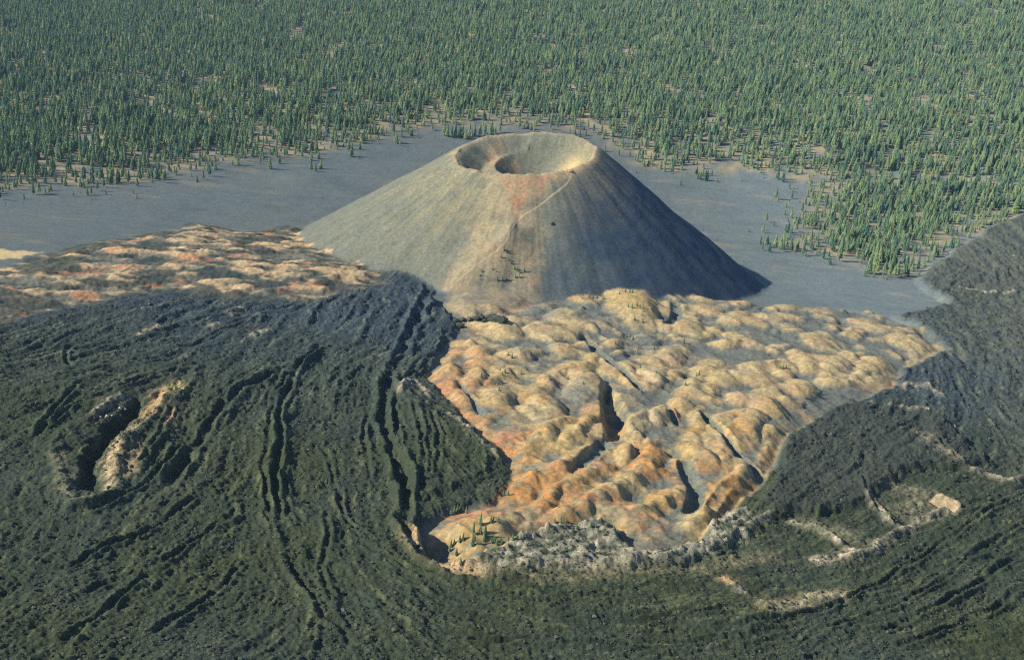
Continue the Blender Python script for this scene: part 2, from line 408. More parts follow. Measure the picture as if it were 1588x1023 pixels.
PALE_LINES = [  # pale crests and scarps on the lava: pixels, half width m, raise m
    ([(1318, 878), (1345, 868), (1395, 832), (1440, 812), (1480, 802)], 5, 4.0),
    ([(1230, 822), (1262, 832), (1312, 866)], 4, 4.5), ([(1262, 878), (1290, 882), (1322, 868)], 6, 3.0),
    ([(1345, 785), (1375, 815), (1390, 826)], 4, 3.0), ([(1510, 742), (1545, 748), (1565, 756), (1600, 748)], 5, 4.0),
    ([(1330, 634), (1352, 640)], 4, 2.5), ([(1375, 645), (1440, 655), (1480, 675)], 4, 2.0),
    ([(720, 882), (760, 862), (850, 836), (940, 824)], 7, 3.5), ([(975, 880), (1000, 862), (1060, 848), (1150, 812)], 8, 4.5),
    ([(760, 895), (880, 890), (960, 890), (1050, 872), (1150, 845)], 5, 2.0), ([(900, 880), (920, 860), (950, 855)], 6, 3.0),
    ([(148, 652), (170, 640), (192, 630)], 5, 3.0), ([(1400, 608), (1430, 604), (1455, 618)], 7, 2.5), ([(618, 622), (640, 604), (660, 625)], 5, 3.0),
    ([(700, 655), (735, 685), (770, 720)], 4, 3.0), ([(1180, 948), (1230, 950), (1260, 935), (1300, 930)], 6, 3.0),
    ([(640, 850), (660, 872), (700, 895), (760, 905)], 7, 4.0), ([(1120, 910), (1150, 935)], 4, 2.5), ([(1490, 455), (1540, 462), (1570, 462)], 5, 2.0),
    ([(326, 515), (336, 512)], 5, 2.0), ([(355, 494), (372, 488)], 5, 2.0), ([(395, 530), (415, 522)], 5, 1.5), ([(215, 525), (245, 512)], 4, 1.5)]

def slope_behind(x, y):
    a = np.clip(0.106 + 4.5e-5 * x, 0.01, 0.20); back = np.maximum(y - 2300, 0)
    return a * back * sstep(0, 900, back) * np.where(y > 5400, (3100 + 0.15 * (y - 5400)) / np.maximum(back, 1), 1.0)

FOREST_G = np.vstack([[-9000, 9000], [-9000, 1900], [-2500, 1900], [-1400, 2020], cast(P_FOREST, lambda x, y: slope_behind(x, y) + lie(y) + 4.0)[:, :2], [1300, 2400], [2200, 2300], [9000, 2300], [9000, 9000]])

def zones(x, y):
    wob = noise(x, y, 60, 11) * 10 + noise(x, y, 22, 12) * 6 + noise(x, y, 9, 13) * 3
    far = np.clip((y - 1500) / 1500, 0.2, 1.5)
    forest = poly_sd(x, y, None, 0.0, 300.0, FOREST_G) + wob * far * 1.3
    lava = poly_sd(x, y, P_LAVA, 4.0, 200.0) + wob * 0.55
    dune = poly_sd(x, y, P_DUNE, 4.0, 120.0) + wob * 0.4
    lava = np.where(((y < 1480) & (x > -150)) | ((y < 1640) & (x > 250)), np.maximum(lava, -dune - 1.0), lava)
    paint = poly_sd(x, y, P_PAINT, 4.0, 120.0) + wob * 1.2
    return forest, lava, dune, paint

P_FAN = [(786, 392), (745, 412), (700, 448), (682, 470), (692, 490), (716, 500), (775, 492), (832, 474), (842, 450), (815, 420)]
def fan_sd(x, y):
    return poly_sd(x, y, P_FAN, 8.0, 60.0) + noise(x, y, 22, 431) * 7 + noise(x, y, 9, 432) * 3

def raft_mask(x, y, cx, cy, rr):
    dx, dy = x - cx, y - cy; u = (0.75 * dx + 0.66 * dy) / rr; v = (-0.66 * dx + 0.75 * dy) / (rr * 1.5)
    return np.clip(2.5 * (1 - (np.abs(u) ** 5 + np.abs(v) ** 4) * (1 + 0.4 * noise(x, y, 9, 410))), 0, 1)

def height(x, y, full=False):
    forest, lava, dune, paint = zones(x, y)
    z = fbm(x, y, 420, 3, 31) * 5
    # ground climbs towards the mountain behind the forest
    z = z * np.where(y > 2000, 0.5, 1.0) + slope_behind(x, y)
    z = z + sstep(-100, 250, forest) * fbm(x, y, 260, 4, 35) * 9
    # smooth ash plain: faint swales and a low mound left of the cone
    z = z + 7 * np.exp(-(((x + 420) / 60) ** 2 + ((y - 2330) / 45) ** 2)) + sstep(40, -60, lava) * fbm(x, y, 60, 2, 37) * 0.7
    z = z * sstep(1600, 2200, y) * 0.9 + 4.0 + lie(y)
    # dunes
    dm = sstep(-6, 26, dune)
    base = fbm(x, y, 130, 3, 41) * 4
    mound = np.zeros(x.shape)
    k = np.nonzero(dune > -40)[0]
    if len(k):
        mm = stamp(x[k], y[k], MOUNDS_W, np.zeros(len(k)))
        xx, yy = x[k] + noise(x[k], y[k], 20, 73) * 4, y[k] + noise(x[k], y[k], 20, 74) * 4
        for (pix, wd, h) in RIDGES:
            d, t, _s = line_field(xx, yy, pix, 6.0, 40.0, True)
            wv = wd * (0.75 + 0.25 * noise(t * 7, t * 0 + wd, 1.0, 75))
            hh = h * (0.8 + 0.25 * noise(t * 9, t * 0 + h, 1.0, 76)) * (0.55 + 0.45 * sstep(0, 0.15, t) * sstep(1, 0.85, t))
            mm = np.maximum(mm, 0.68 * hh * sstep(1.25 * wv, 0, d + 0.15 * wv * _s))
        mound[k] = mm
    # hollow in the dunes and shaded gullies
    hole = poly_sd(x, y, [(930, 612), (945, 606), (968, 640), (976, 660), (962, 694), (936, 696), (932, 660)], 4.0, 60)
    gul = np.zeros(x.shape)
    for pix, wd, dp in (([(905, 535), (930, 562), (962, 588), (990, 612)], 7, 7), ([(1045, 482), (1048, 500), (1036, 515)], 9, 6), ([(1060, 735), (1078, 775), (1072, 800)], 9, 8),
                        ([(1090, 650), (1120, 690), (1160, 730), (1180, 750)], 6, 7), ([(900, 735), (925, 712), (935, 700)], 8, 6), ([(1100, 800), (1125, 770), (1160, 770)], 6, 5),
                        ([(715, 610), (735, 635), (752, 655)], 4, 4), ([(1030, 640), (1050, 668)], 5, 5), ([(1195, 560), (1235, 578)], 4, 3)):
        d = line_field(x, y, pix, 4.0, 40.0); gul = np.maximum(gul, dp * np.clip(1 - (d / wd) ** 2, 0, 1))
    rx = 0.8 * x - 0.6 * y; ry = 0.6 * x + 0.8 * y
    rdg = (1 - np.abs(noise(rx / 2.0, ry, 34, 44))) * 5 + (1 - np.abs(noise(rx / 1.6, ry, 17, 46))) * 2.2
    z_d = base * 0.9 + mound * 1.25 + rdg * 0.9 + fbm(x, y, 14, 3, 43) * 0.6 + fbm(x, y, 6, 3, 47) * 0.38 - 0.9 * np.clip(noise(rx / 3.0, ry, 8, 48), 0, 1) + 3 * sstep(0, 60, dune)
    z = z + dm * (z_d - gul) - 15 * sstep(-2, 7, hole) * dm
    # painted hills on the left
    pm = sstep(-10, 30, paint)
    k = np.nonzero(paint > -40)[0]; pmnd = np.zeros(x.shape)
    if len(k): pmnd[k] = stamp(x[k], y[k], PAINT_W, np.zeros(len(k)))
    px_ = 0.85 * x + 0.5 * y; py_ = -0.5 * x + 0.85 * y
    prd = (1 - np.abs(noise(px_ / 2.6, py_, 34, 401))) * 5.5 + (1 - np.abs(noise(px_ / 2.2, py_, 15, 402))) * 2.8 + (1 - np.abs(noise(x, y, 8, 403))) * 1.6
    pmnd = pmnd * 0.6 + (prd - 6.5) * 0.9
    z = z + pm * (pmnd + 7 * sstep(0, 90, paint) + fbm(x, y, 26, 4, 45) * 1.5 + noise(x, y, 4, 404) * 0.5)
    # tan fan spreading from the cone's foot towards the dunes
    z = z + 9 * sstep(-6, 40, fan_sd(x, y))
    # lava
    soft = sstep(1380, 1600, y) * sstep(350, 520, x)            # ash-dusted upper right flow fades out
    lm = sstep(-4 - 8 * soft, 6 + 6 * soft, lava) * (1 - 0.92 * pm) * (1 - sstep(-4, 8, fan_sd(x, y)))
    f0, f1, f2 = flow_tex(x, y, 0), flow_tex(x, y, 1), flow_tex(x, y, 2)
    patch = 0.65 + 0.5 * noise(x, y, 140, 53)
    rub = (1 - np.abs(noise(x, y, 11, 51))) * 1.6 + (1 - np.abs(noise(x, y, 5.2, 52))) * 1.1 + noise(x, y, 2.7, 54) * 0.8
    rgt = sstep(520, 700, x - (y - 1500) * 0.15)          # rougher, blockier flow on the right
    nf = 1 - 0.35 * sstep(1150, 900, y)
    z_l = (f0 * 0.75 * patch + f1 * 0.75 * patch + f2 * 0.9) * nf + (1 - np.abs(noise(x + 6 * f1, y + 6 * f2, 15, 421))) * 1.8 + rub * 1.2 + fbm(x, y, 120, 3, 55) * 3.5 + fbm(x, y, 34, 3, 57) * (1.2 + 1.8 * rgt)
    z_l = z_l - 0.5 * soft * (f0 * 0.5 + f1 * 0.6) * patch + soft * ((1 - np.abs(noise(x, y, 18, 60))) * 4.0 + (1 - np.abs(noise(x, y, 8, 61))) * 2.4)
    near = sstep(1150, 900, y)
    z_l = z_l + near * fbm(x, y, 18, 3, 58) * 0.7
    chx = x + noise(x, y, 30, 83) * 3; chy = y + noise(x, y, 30, 84) * 3
    for (pix, hw, dp, lv) in CHANNELS:
        near_, d, t = near_line(chx, chy, pix, 45.0)
        if not len(near_): continue
        xn, yn = x[near_], y[near_]
        fade = sstep(0, 0.08, t) * sstep(1, 0.9, t) * np.clip(0.85 + 0.7 * noise(xn, yn, 42, 85) + 0.4 * noise(xn, yn, 15, 86), 0.15, 1.3)
        d = d * (1 + 0.5 * noise(xn, yn, 45, 87))
        z_l[near_] += fade * (1.05 * lv * np.exp(-((d - 0.85 * hw) / (0.36 * hw)) ** 2) - 0.45 * dp * np.exp(-(d / (0.5 * hw)) ** 2))
    lobe = poly_sd(x, y, P_LOBE, 4.0, 60) + noise(x, y, 16, 56) * 5
    lobe2 = poly_sd(x, y, P_LOBE2, 4.0, 60) + noise(x, y, 16, 56) * 4
    z_l = z_l + 8 * sstep(-2, 9, lobe) + 4 * sstep(-2, 8, lobe2)
    rock = poly_sd(x, y, P_ROCK, 4.0, 60) + noise(x, y, 14, 59) * 5
    rk = sstep(-4, 8, rock)
    z_l = z_l + rk * (2 + (1 - np.abs(noise(x / 2.2, y, 15, 91))) * 3 + (1 - np.abs(noise(x / 1.6, y, 7, 92))) * 1.4 + noise(x, y, 3.5, 98) * 0.7)
    pit = poly_sd(x, y, P_PIT, 4.0, 60) + noise(x, y, 14, 93) * 4 + noise(x, y, 6, 413) * 2
    z_l = z_l - 19 * sstep(-1, 16, pit) * (1 - 0.35 * sstep(0, 30, pit))
    pale = np.zeros(x.shape); plx = x + noise(x, y, 18, 94) * 4; ply = y + noise(x, y, 18, 95) * 4
    for (pix, hw, up) in PALE_LINES:
        near_, d, t = near_line(plx, ply, pix, 30.0)
        g = np.exp(-(d / hw) ** 2); z_l[near_] += up * g; pale[near_] = np.maximum(pale[near_], g)
    # tilted blocks rafted on the flow
    for (cx, cy, rr, h, dirx, diry) in RAFTS:
        k = raft_mask(x, y, cx, cy, rr)
        z_l = z_l * (1 - 0.8 * k) + k * np.maximum(0, h * (0.5 + ((x - cx) * dirx + (y - cy) * diry) / (2 * rr)))
    # levee banks lining the pit on its right side
    for pix, up in (([(262, 612), (235, 660), (200, 692), (182, 730), (178, 775), (150, 792), (110, 800)], 6), ([(285, 620), (262, 665), (235, 700), (215, 740)], 5),
                    ([(85, 700), (88, 740), (105, 785)], 4), ([(95, 690), (140, 655), (190, 625)], 4)):
        d = line_field(plx, ply, pix, 4.0, 30.0)
        z_l = z_l + up * np.exp(-(d / 7.0) ** 2)
    # bowl beside the curved bank at the toe of the dunes
    for (bx, by, br, bd) in BOWLS:
        d = np.hypot((x - bx), (y - by) * 0.8); z = z - bd * np.clip(1 - (d / br) ** 2, 0, 1)
    z = z + lm * (z_l + 3.0)
    # cone
    zc, r, Rr, th = cone_height(x, y)
    # buttress at the front left of the cone
    k = np.nonzero((r < 520) & (y < CY))[0]
    bt = np.zeros(x.shape)
    if len(k):
        d, t, _s = seg_dist(x[k], y[k], SPUR_W, True)
        bt[k] = 17 * np.clip(1 - d / (26 + 46 * t), 0, 1) * sstep(0.0, 0.25, t) * (1 - 0.4 * t)
    zc = zc + bt + np.where(r > Rr + 15, 0, 0)
    kk = 5.0
    z_plain = z
    h = np.clip(0.5 + 0.5 * (zc - z) / kk, 0, 1)
    z = z * (1 - h) + zc * h + kk * h * (1 - h)
    z = np.where(r < Rr + 60, np.where(r < Rr, zc, z), z)
    if not full:
        return z
    onc = zc - z_plain
    return z, dict(forest=forest, lava=lava, dune=dune, paint=paint, mound=mound + (rdg - 4.6) * 0.55, pmnd=pmnd, lm=lm, dm=sstep(-5, 5, dune), pm=pm, soft=soft, onc=onc, r=r, Rr=Rr, th=th,
                   f0=f0, f1=f1, f2=f2, rk=rk, pale=pale, lobe=lobe, hole=hole, pit=pit, rgt=rgt, bt=bt, gul=gul)

_c = at([(1462, 795), (1492, 800), (855, 505), (60, 392), (30, 470)])
RAFTS = [(_c[0][0], _c[0][1], 9.5, 11.0, 0.7, 0.7)]
_b = at([(688, 858), (880, 880), (1108, 888)])
BOWLS = [(_b[0][0], _b[0][1], 26.0, 14.0)]
SPUR_W = cast(SPUR, lambda x, y: np.maximum(cone_height(x, y)[0], lie(y) + 4))[:, :2]
CASTED = {}
def bcast(pix): return cast(pix, lambda x, y: slope_behind(x, y) + lie(y) + 4.0)[:, :2]
def gcast(pix): return cast(pix, height)

TRAIL_PX = [(889, 262), (886, 272), (880, 284), (866, 296), (848, 310), (826, 326), (806, 340), (794, 356), (786, 372), (776, 384), (752, 402), (728, 420), (706, 438)]
TRAIL = smooth_line(gcast(TRAIL_PX)[:, :2])
RED_CONE = gcast([(788, 276), (850, 272), (836, 292), (812, 308), (806, 340), (800, 340), (798, 312), (786, 292)])[:, :2]
TAN_CONE = smooth_line(gcast([(792, 352), (780, 378), (750, 398), (715, 425), (695, 450)])[:, :2])
TAN_RIM = smooth_line(gcast([(703, 236), (720, 250), (755, 262), (800, 270), (850, 269), (895, 262), (918, 245)])[:, :2])

def mixc(c, col, w):
    a = np.asarray(col); a = a if a.ndim == 2 else a[None]
    return c + (a - c) * np.clip(w, 0, 1)[:, None]

ASH = (0.072, 0.095, 0.103); ASH2 = (0.086, 0.104, 0.106)
TAN = (0.265, 0.207, 0.110); YEL = (0.265, 0.188, 0.075); RED = (0.25, 0.105, 0.058); ORA = (0.28, 0.14, 0.045); CREAM = (0.300, 0.242, 0.15)
LAVA = (0.024, 0.036, 0.033); LAVAB = (0.023, 0.037, 0.052); LAVAG = (0.026, 0.036, 0.016); LICH = (0.125, 0.142, 0.095)
DUFF = (0.25, 0.20, 0.115)

def colour(x, y, z, q):
    n = len(x)
    c = np.tile(np.asarray(ASH), (n, 1))
    c = mixc(c, ASH2, 0.5 + 0.6 * fbm(x, y, 150, 3, 101))
    c = mixc(c, (0.062, 0.080, 0.085), sstep(0.1, 0.8, fbm(x * 0.35, y, 45, 4, 161)) * 0.6)
    c = mixc(c, (0.14, 0.135, 0.10), sstep(0.35, 0.9, fbm(x * 0.4, y, 60, 4, 162)) * 0.6)
    c = mixc(c, (0.05, 0.065, 0.05), sstep(0.62, 0.8, noise(x, y, 6, 163)) * sstep(0.1, 0.5, noise(x, y, 90, 164)) * 0.6)
    c = c * (0.86 + 0.42 * sstep(150, 600, x))[:, None]       # the ash east of the cone is paler
    # forest floor: ash with tan needle litter
    lit = sstep(-25, 40, q['forest']) * (0.40 + 0.7 * noise(x, y, 45, 102) + 0.3 * noise(x, y, 14, 103))
    c = mixc(c, DUFF, lit)
    # painted hills on the left
    s1 = fbm(x, y, 70, 3, 121); s2 = fbm(x, y, 55, 3, 122)
    pc = mixc(np.tile(np.asarray((0.085, 0.09, 0.073)), (n, 1)), (0.325, 0.238, 0.135), sstep(-0.6, 2.8, q['pmnd'] + 2.0 * s1 + 1.2 * noise(x, y, 9, 405) + 1.8 * sstep(-330, -120, x) - 1.0))
    pc = mixc(pc, (0.30, 0.135, 0.07), sstep(0.3, 0.7, s2) * 0.7)
    pc = mixc(pc, LAVA, sstep(-0.02, 0.3, fbm(x * 0.5, y, 34, 4, 123) - 0.0007 * (x + 350) + 0.35 * sstep(45, 0, q['paint'])) * 0.88)
    c = c + (pc - c) * sstep(-5, 6, q['paint'])[:, None]
    # painted dunes
    s1 = fbm(x, y, 90, 3, 131); s2 = fbm(x, y, 60, 3, 132); s3 = fbm(x, y, 16, 3, 133)
    top = sstep(-1.2, 2.2, q['mound'] + 0.9 * s3 + 1.5 * s1 - 1.2 * q['gul'] - 1.3 * sstep(1180, 1330, y) * sstep(-60, 60, x) - 1.6 * sstep(1480, 1590, y))
    dc = np.tile(np.asarray((0.085, 0.095, 0.086)), (n, 1))
    tn = mixc(np.tile(np.asarray(TAN), (n, 1)), CREAM, sstep(0.1, 0.8, s2))
    lf = np.clip(sstep(75, 10, q['dune']) * sstep(150, 20, x) + sstep(1150, 1000, y) * 0.8, 0, 1)
    tn = mixc(tn, RED, sstep(0.1, 0.6, fbm(x, y, 60, 4, 134) + 0.3 * lf) * (0.15 + 0.6 * lf))
    tn = mixc(tn, (0.26, 0.15, 0.10), sstep(0.2, 0.7, fbm(x, y, 34, 4, 139)) * 0.45)
    tn = mixc(tn, YEL, sstep(1450, 1150, y) * sstep(-0.2, 0.5, fbm(x, y, 50, 2, 135)) * 0.7)
    tn = mixc(tn, ORA, sstep(1350, 1120, y) * sstep(0.0, 0.6, fbm(x, y, 34, 3, 136)) * 0.7)
    for (px, py, rr, kol) in SPOTS:
        w_ = np.exp(-(((x - px) / rr) ** 2 + ((y - py) / (rr * 1.4)) ** 2) * (0.7 + 0.6 * s3))
        tn = mixc(tn, kol, w_ * 0.85)
    tn = tn * (1 + 0.16 * noise(x, y, 7, 165) + 0.10 * noise(x, y, 3, 166))[:, None]
    tn = mixc(tn, (0.125, 0.125, 0.075), sstep(-0.15, 0.5, fbm(x, y, 11, 3, 138) + 0.25 * s2) * (0.35 + 0.3 * sstep(1300, 1000, y)))
    dc = dc + (tn - dc) * (top * 0.95)[:, None]
    fr = sstep(1320, 1150, y) * sstep(-0.1, 0.5, fbm(x, y, 28, 3, 137)) * (1 - top)
    dc = mixc(dc, (0.12, 0.125, 0.085), fr * 0.8)
    c = c + (dc - c) * q['dm'][:, None]
    # lava
    t1 = fbm(x, y, 160, 3, 141)
    lc = mixc(np.tile(np.asarray(LAVA), (n, 1)), LAVAB, sstep(1150, 1500, y) + 0.4 * t1)
    lc = mixc(lc, LAVAG, sstep(1350, 1000, y) * (0.6 + 0.5 * t1))
    lc = mixc(lc, mixc(np.tile(np.asarray(LICH), (n, 1)), (0.10, 0.112, 0.055), sstep(1300, 950, y)), np.clip(0.30 * q['f0'] + 0.14 * q['f1'] - 0.12, 0, 0.75) + 0.30 * sstep(0.3, 0.8, noise(x, y, 5, 142)) * (0.4 + 0.6 * sstep(900, 1300, y)))
    lc = mixc(lc, (0.082, 0.090, 0.062), q['rgt'] * (0.40 + 0.4 * noise(x, y, 12, 143)))
    lc = mixc(lc, (0.070, 0.082, 0.056), q['soft'] * (0.28 + 0.5 * noise(x, y, 20, 154) + 0.3 * noise(x, y, 7, 155)))
    lc = mixc(lc, (0.032, 0.040, 0.036), sstep(0, 8, q['lobe']) * 0.75)
    pk = np.clip(q['pale'] * (0.55 + 0.6 * noise(x, y, 9, 144)) * 1.2, 0, 1)
    lc = mixc(lc, (0.37, 0.32, 0.235), pk * np.clip(0.68 + 0.8 * noise(x, y, 4.5, 451), 0.05, 0.9))
    rk = q['rk'] * np.clip(0.35 + 0.7 * noise(x, y, 8, 145) + 0.3 * noise(x, y, 20, 146), 0, 1)
    lc = mixc(lc, (0.27, 0.255, 0.195), rk * np.clip(0.85 + 0.6 * noise(x, y, 4, 412), 0, 1))
    stx = x + noise(x, y, 14, 147) * 5; sty = y + noise(x, y, 14, 148) * 5; stn = np.clip(0.65 + 0.6 * noise(x, y, 7, 149) + 0.5 * noise(x, y, 3.5, 414), 0, 1)
    for (pix, hw, kol) in STREAKS:
        near_, d, t_ = near_line(stx, sty, pix, 40.0)
        lc[near_] = mixc(lc[near_], kol, np.exp(-(d / hw) ** 2) * stn[near_])
    # scattered pale blocks on the right flow
    sp = q['rgt'] * sstep(0.62, 0.85, noise(x, y, 8, 150)) * sstep(0.0, 0.4, noise(x, y, 60, 151))
    lc = mixc(lc, (0.30, 0.27, 0.21), sp * 0.8)
    for (cx, cy, rr, h, a_, b_) in RAFTS:
        k = raft_mask(x, y, cx, cy, rr) * np.clip(0.8 + 0.5 * noise(x, y, 6, 411), 0, 1); lc = mixc(lc, (0.31, 0.24, 0.145), k * 0.85)
    c = c + (lc - c) * q['lm'][:, None]
    # cone
    on = sstep(0, 4, q['onc'] + 2 * noise(x, y, 9, 461))
    cc = np.tile(np.asarray((0.080, 0.091, 0.080)), (n, 1))
    th, r = q['th'], q['r']
    dk = sstep(-1.75, -0.9, th + 0.25 * noise(x, y, 60, 112)) * sstep(1.9, 1.2, th) * sstep(-20, 60, r - q['Rr'])    # right flank: bluish dark cinders, with the flank's shade painted in
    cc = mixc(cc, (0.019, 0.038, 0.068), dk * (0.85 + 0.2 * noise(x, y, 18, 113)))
    st = noise(th * 26, r / 130, 1.0, 105) + 0.7 * noise(th * 60, r / 80, 1.0, 106) + 0.6 * noise(x, y, 22, 107)
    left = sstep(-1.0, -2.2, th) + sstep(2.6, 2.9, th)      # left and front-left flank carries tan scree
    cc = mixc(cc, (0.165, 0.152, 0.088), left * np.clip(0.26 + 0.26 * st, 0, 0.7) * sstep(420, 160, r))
    topn = sstep(120, 10, r - q['Rr']) * sstep(0.2, -0.4, np.sin(th)) * (r > q['Rr'])
    cc = mixc(cc, (0.19, 0.17, 0.10), topn * np.clip(0.34 + 0.45 * st, 0, 0.8))
    k = np.nonzero((r < 450) & (y < CY + 50))[0]
    if len(k):
        d = np.zeros(len(k)); P = RED_CONE; X, Y = x[k] + noise(x[k], y[k], 25, 108) * 9, y[k] + noise(x[k], y[k], 25, 109) * 9
        C = np.vstack([P, P[:1]]); dist = seg_dist(X, Y, C); ins = np.zeros(len(k), bool)
        for i in range(len(P)):
            a, b = C[i], C[i + 1]; cr = ((a[1] > Y) != (b[1] > Y))
            if a[1] != b[1]: ins ^= cr & (X < (b[0] - a[0]) * (Y - a[1]) / (b[1] - a[1]) + a[0])
        sdv = np.where(ins, dist, -dist)
        cc[k] = mixc(cc[k], (0.31, 0.13, 0.066), sstep(-12, 8, sdv) * (0.85 + 0.2 * st[k]))
        d = seg_dist(x[k], y[k], TAN_CONE)
        cc[k] = mixc(cc[k], (0.27, 0.215, 0.13), np.exp(-(d / 9) ** 2) * 0.7)
        cc[k] = mixc(cc[k], (0.20, 0.17, 0.11), sstep(3, 12, q['bt'][k]) * 0.45)
        d = seg_dist(x[k], y[k], TAN_RIM)
        cc[k] = mixc(cc[k], (0.26, 0.20, 0.12), np.exp(-(d / 9) ** 2) * 0.75)
    rimw = np.exp(-((r - q['Rr']) / 6) ** 2)
    cc = mixc(cc, (0.26, 0.205, 0.13), rimw * 0.7)
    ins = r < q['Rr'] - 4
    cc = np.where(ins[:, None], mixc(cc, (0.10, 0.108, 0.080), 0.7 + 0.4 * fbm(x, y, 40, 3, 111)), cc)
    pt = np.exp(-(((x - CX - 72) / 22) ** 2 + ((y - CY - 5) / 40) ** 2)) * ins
    cc = mixc(cc, (0.30, 0.24, 0.125), pt)  # paler tan paints sunlight onto the crater's right wall
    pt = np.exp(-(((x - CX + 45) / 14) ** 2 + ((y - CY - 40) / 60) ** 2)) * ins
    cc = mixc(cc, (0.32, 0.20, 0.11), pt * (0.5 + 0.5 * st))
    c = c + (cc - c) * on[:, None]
    cl = poly_sd(x, y, [(-60, 384), (0, 386), (68, 391), (30, 401), (-60, 404)], 4.0, 40) + noise(x, y, 14, 462) * 5
    c = mixc(c, (0.34, 0.265, 0.14), sstep(-2, 4, cl))
    fw = sstep(-8, 10, fan_sd(x, y)) * np.clip(0.65 + 0.5 * fbm(x, y, 30, 3, 433) + 0.25 * noise(x, y, 6, 434), 0, 1)
    c = mixc(c, mixc(np.tile(np.asarray((0.20, 0.168, 0.105)), (n, 1)), (0.22, 0.135, 0.09), sstep(0.1, 0.7, fbm(x, y, 40, 2, 435)) * 0.6), fw)
    c *= (1 + 0.13 * noise(x, y, 4, 152) + 0.10 * noise(x, y, 17, 153))[:, None]
    return np.clip(c, 0.012, 0.7)

SPOTS = []
for (px, py, rr, kol) in [(678, 604, 20, RED), (738, 652, 16, RED), (722, 576, 14, ORA), (714, 522, 14, RED), (782, 690, 16, RED), (798, 762, 22, ORA), (905, 655, 18, ORA),
                          (848, 778, 24, ORA), (1005, 792, 16, YEL), (1120, 770, 22, ORA), (1386, 602, 8, RED), (1190, 735, 14, YEL), (735, 795, 22, RED), (740, 640, 12, YEL),
                          (640, 835, 10, RED), (985, 488, 30, YEL), (905, 575, 20, YEL), (868, 700, 20, YEL), (1010, 730, 22, ORA), (925, 505, 18, ASH), (830, 490, 26, ASH2),
                          (890, 625, 22, ASH2), (1000, 540, 24, ASH), (745, 850, 20, YEL)]:
    p = at([(px, py)], 6)[0]; SPOTS.append((p[0], p[1], rr, kol))
STREAKS = [([(258, 610), (238, 640), (224, 655)], 8, (0.32, 0.22, 0.11)), ([(226, 655), (200, 678), (182, 694), (166, 730), (170, 772)], 4, (0.34, 0.27, 0.165)),  # sun on the pit's right wall, painted in as lighter tan
           ([(275, 600), (280, 612)], 7, (0.36, 0.27, 0.12)), ([(186, 700), (180, 730), (182, 755)], 6, (0.27, 0.20, 0.11)), ([(214, 690), (208, 720), (200, 750)], 5, (0.22, 0.17, 0.10)),
           ([(268, 650), (262, 670)], 4, (0.28, 0.18, 0.11)), ([(640, 838), (660, 866), (700, 890), (740, 900)], 9, (0.30, 0.20, 0.11)),
           ([(112, 790), (150, 784), (190, 770)], 3.5, (0.20, 0.18, 0.11)), ([(92, 720), (100, 760), (112, 785)], 5, (0.14, 0.13, 0.08)),
           ([(1420, 690), (1445, 712), (1480, 730)], 8, (0.17, 0.15, 0.10)), ([(1390, 770), (1430, 780), (1400, 800)], 14, (0.14, 0.13, 0.085)),
           ([(1250, 822), (1300, 838), (1340, 850)], 13, (0.13, 0.13, 0.085)), ([(760, 905), (900, 905), (1050, 895), (1200, 870)], 8, (0.13, 0.12, 0.07)),
           ([(1120, 912), (1130, 910)], 6, (0.3, 0.2, 0.1)), ([(1180, 955), (1240, 940), (1300, 930)], 8, (0.17, 0.15, 0.08)),
           ([(590, 560), (618, 548)], 3, (0.10, 0.11, 0.12)), ([(0, 462), (15, 470)], 8, (0.3, 0.2, 0.1)), ([(1440, 540), (1480, 560)], 10, (0.16, 0.15, 0.12)),
           ([(0, 398), (60, 392)], 14, (0.40, 0.30, 0.15))]

# ------------------------------------------------------------------ materials
def mat_ground(name, bump=0.5, bscale=0.35, var=0.35, rough=0.95, fscale=0.6):
    m_ = D.materials.new(name); m_.use_nodes = True; n = m_.node_tree; n.nodes.clear(); L = n.links
    o = n.nodes.new('ShaderNodeOutputMaterial'); b = n.nodes.new('ShaderNodeBsdfPrincipled'); L.new(b.outputs[0], o.inputs[0])
    b.inputs['Roughness'].default_value = rough; b.inputs['Specular IOR Level'].default_value = 0.15
    at_ = n.nodes.new('ShaderNodeAttribute'); at_.attribute_name = 'soil'
    geo = n.nodes.new('ShaderNodeNewGeometry')
    n1 = n.nodes.new('ShaderNodeTexNoise'); n1.inputs['Scale'].default_value = fscale; n1.inputs['Detail'].default_value = 5; n1.inputs['Roughness'].default_value = 0.65
    L.new(geo.outputs['Position'], n1.inputs['Vector'])
    mr = n.nodes.new('ShaderNodeMapRange'); mr.inputs[1].default_value = 0.3; mr.inputs[2].default_value = 0.7
    mr.inputs[3].default_value = 1 - var; mr.inputs[4].default_value = 1 + var; L.new(n1.outputs['Fac'], mr.inputs[0])
    mx = n.nodes.new('ShaderNodeVectorMath'); mx.operation = 'SCALE'
    L.new(at_.outputs['Color'], mx.inputs[0]); L.new(mr.outputs[0], mx.inputs['Scale']); L.new(mx.outputs[0], b.inputs['Base Color'])
    n2 = n.nodes.new('ShaderNodeTexNoise'); n2.inputs['Scale'].default_value = bscale; n2.inputs['Detail'].default_value = 6; n2.inputs['Roughness'].default_value = 0.7
    L.new(geo.outputs['Position'], n2.inputs['Vector'])
    bp = n.nodes.new('ShaderNodeBump'); bp.inputs['Strength'].default_value = bump; bp.inputs['Distance'].default_value = 1.5
    L.new(n2.outputs['Fac'], bp.inputs['Height']); L.new(bp.outputs[0], b.inputs['Normal'])
    return m_
MATS = [mat_ground('cinder_scree', 0.3, 0.5, 0.28, fscale=0.22), mat_ground('volcanic_ash', 0.25, 0.5, 0.22, fscale=0.2), mat_ground('oxidised_ash', 0.4, 0.35, 0.34, fscale=0.25),
        mat_ground('lava_rock', 0.9, 0.45, 0.45), mat_ground('forest_soil', 0.3, 0.3, 0.35)]

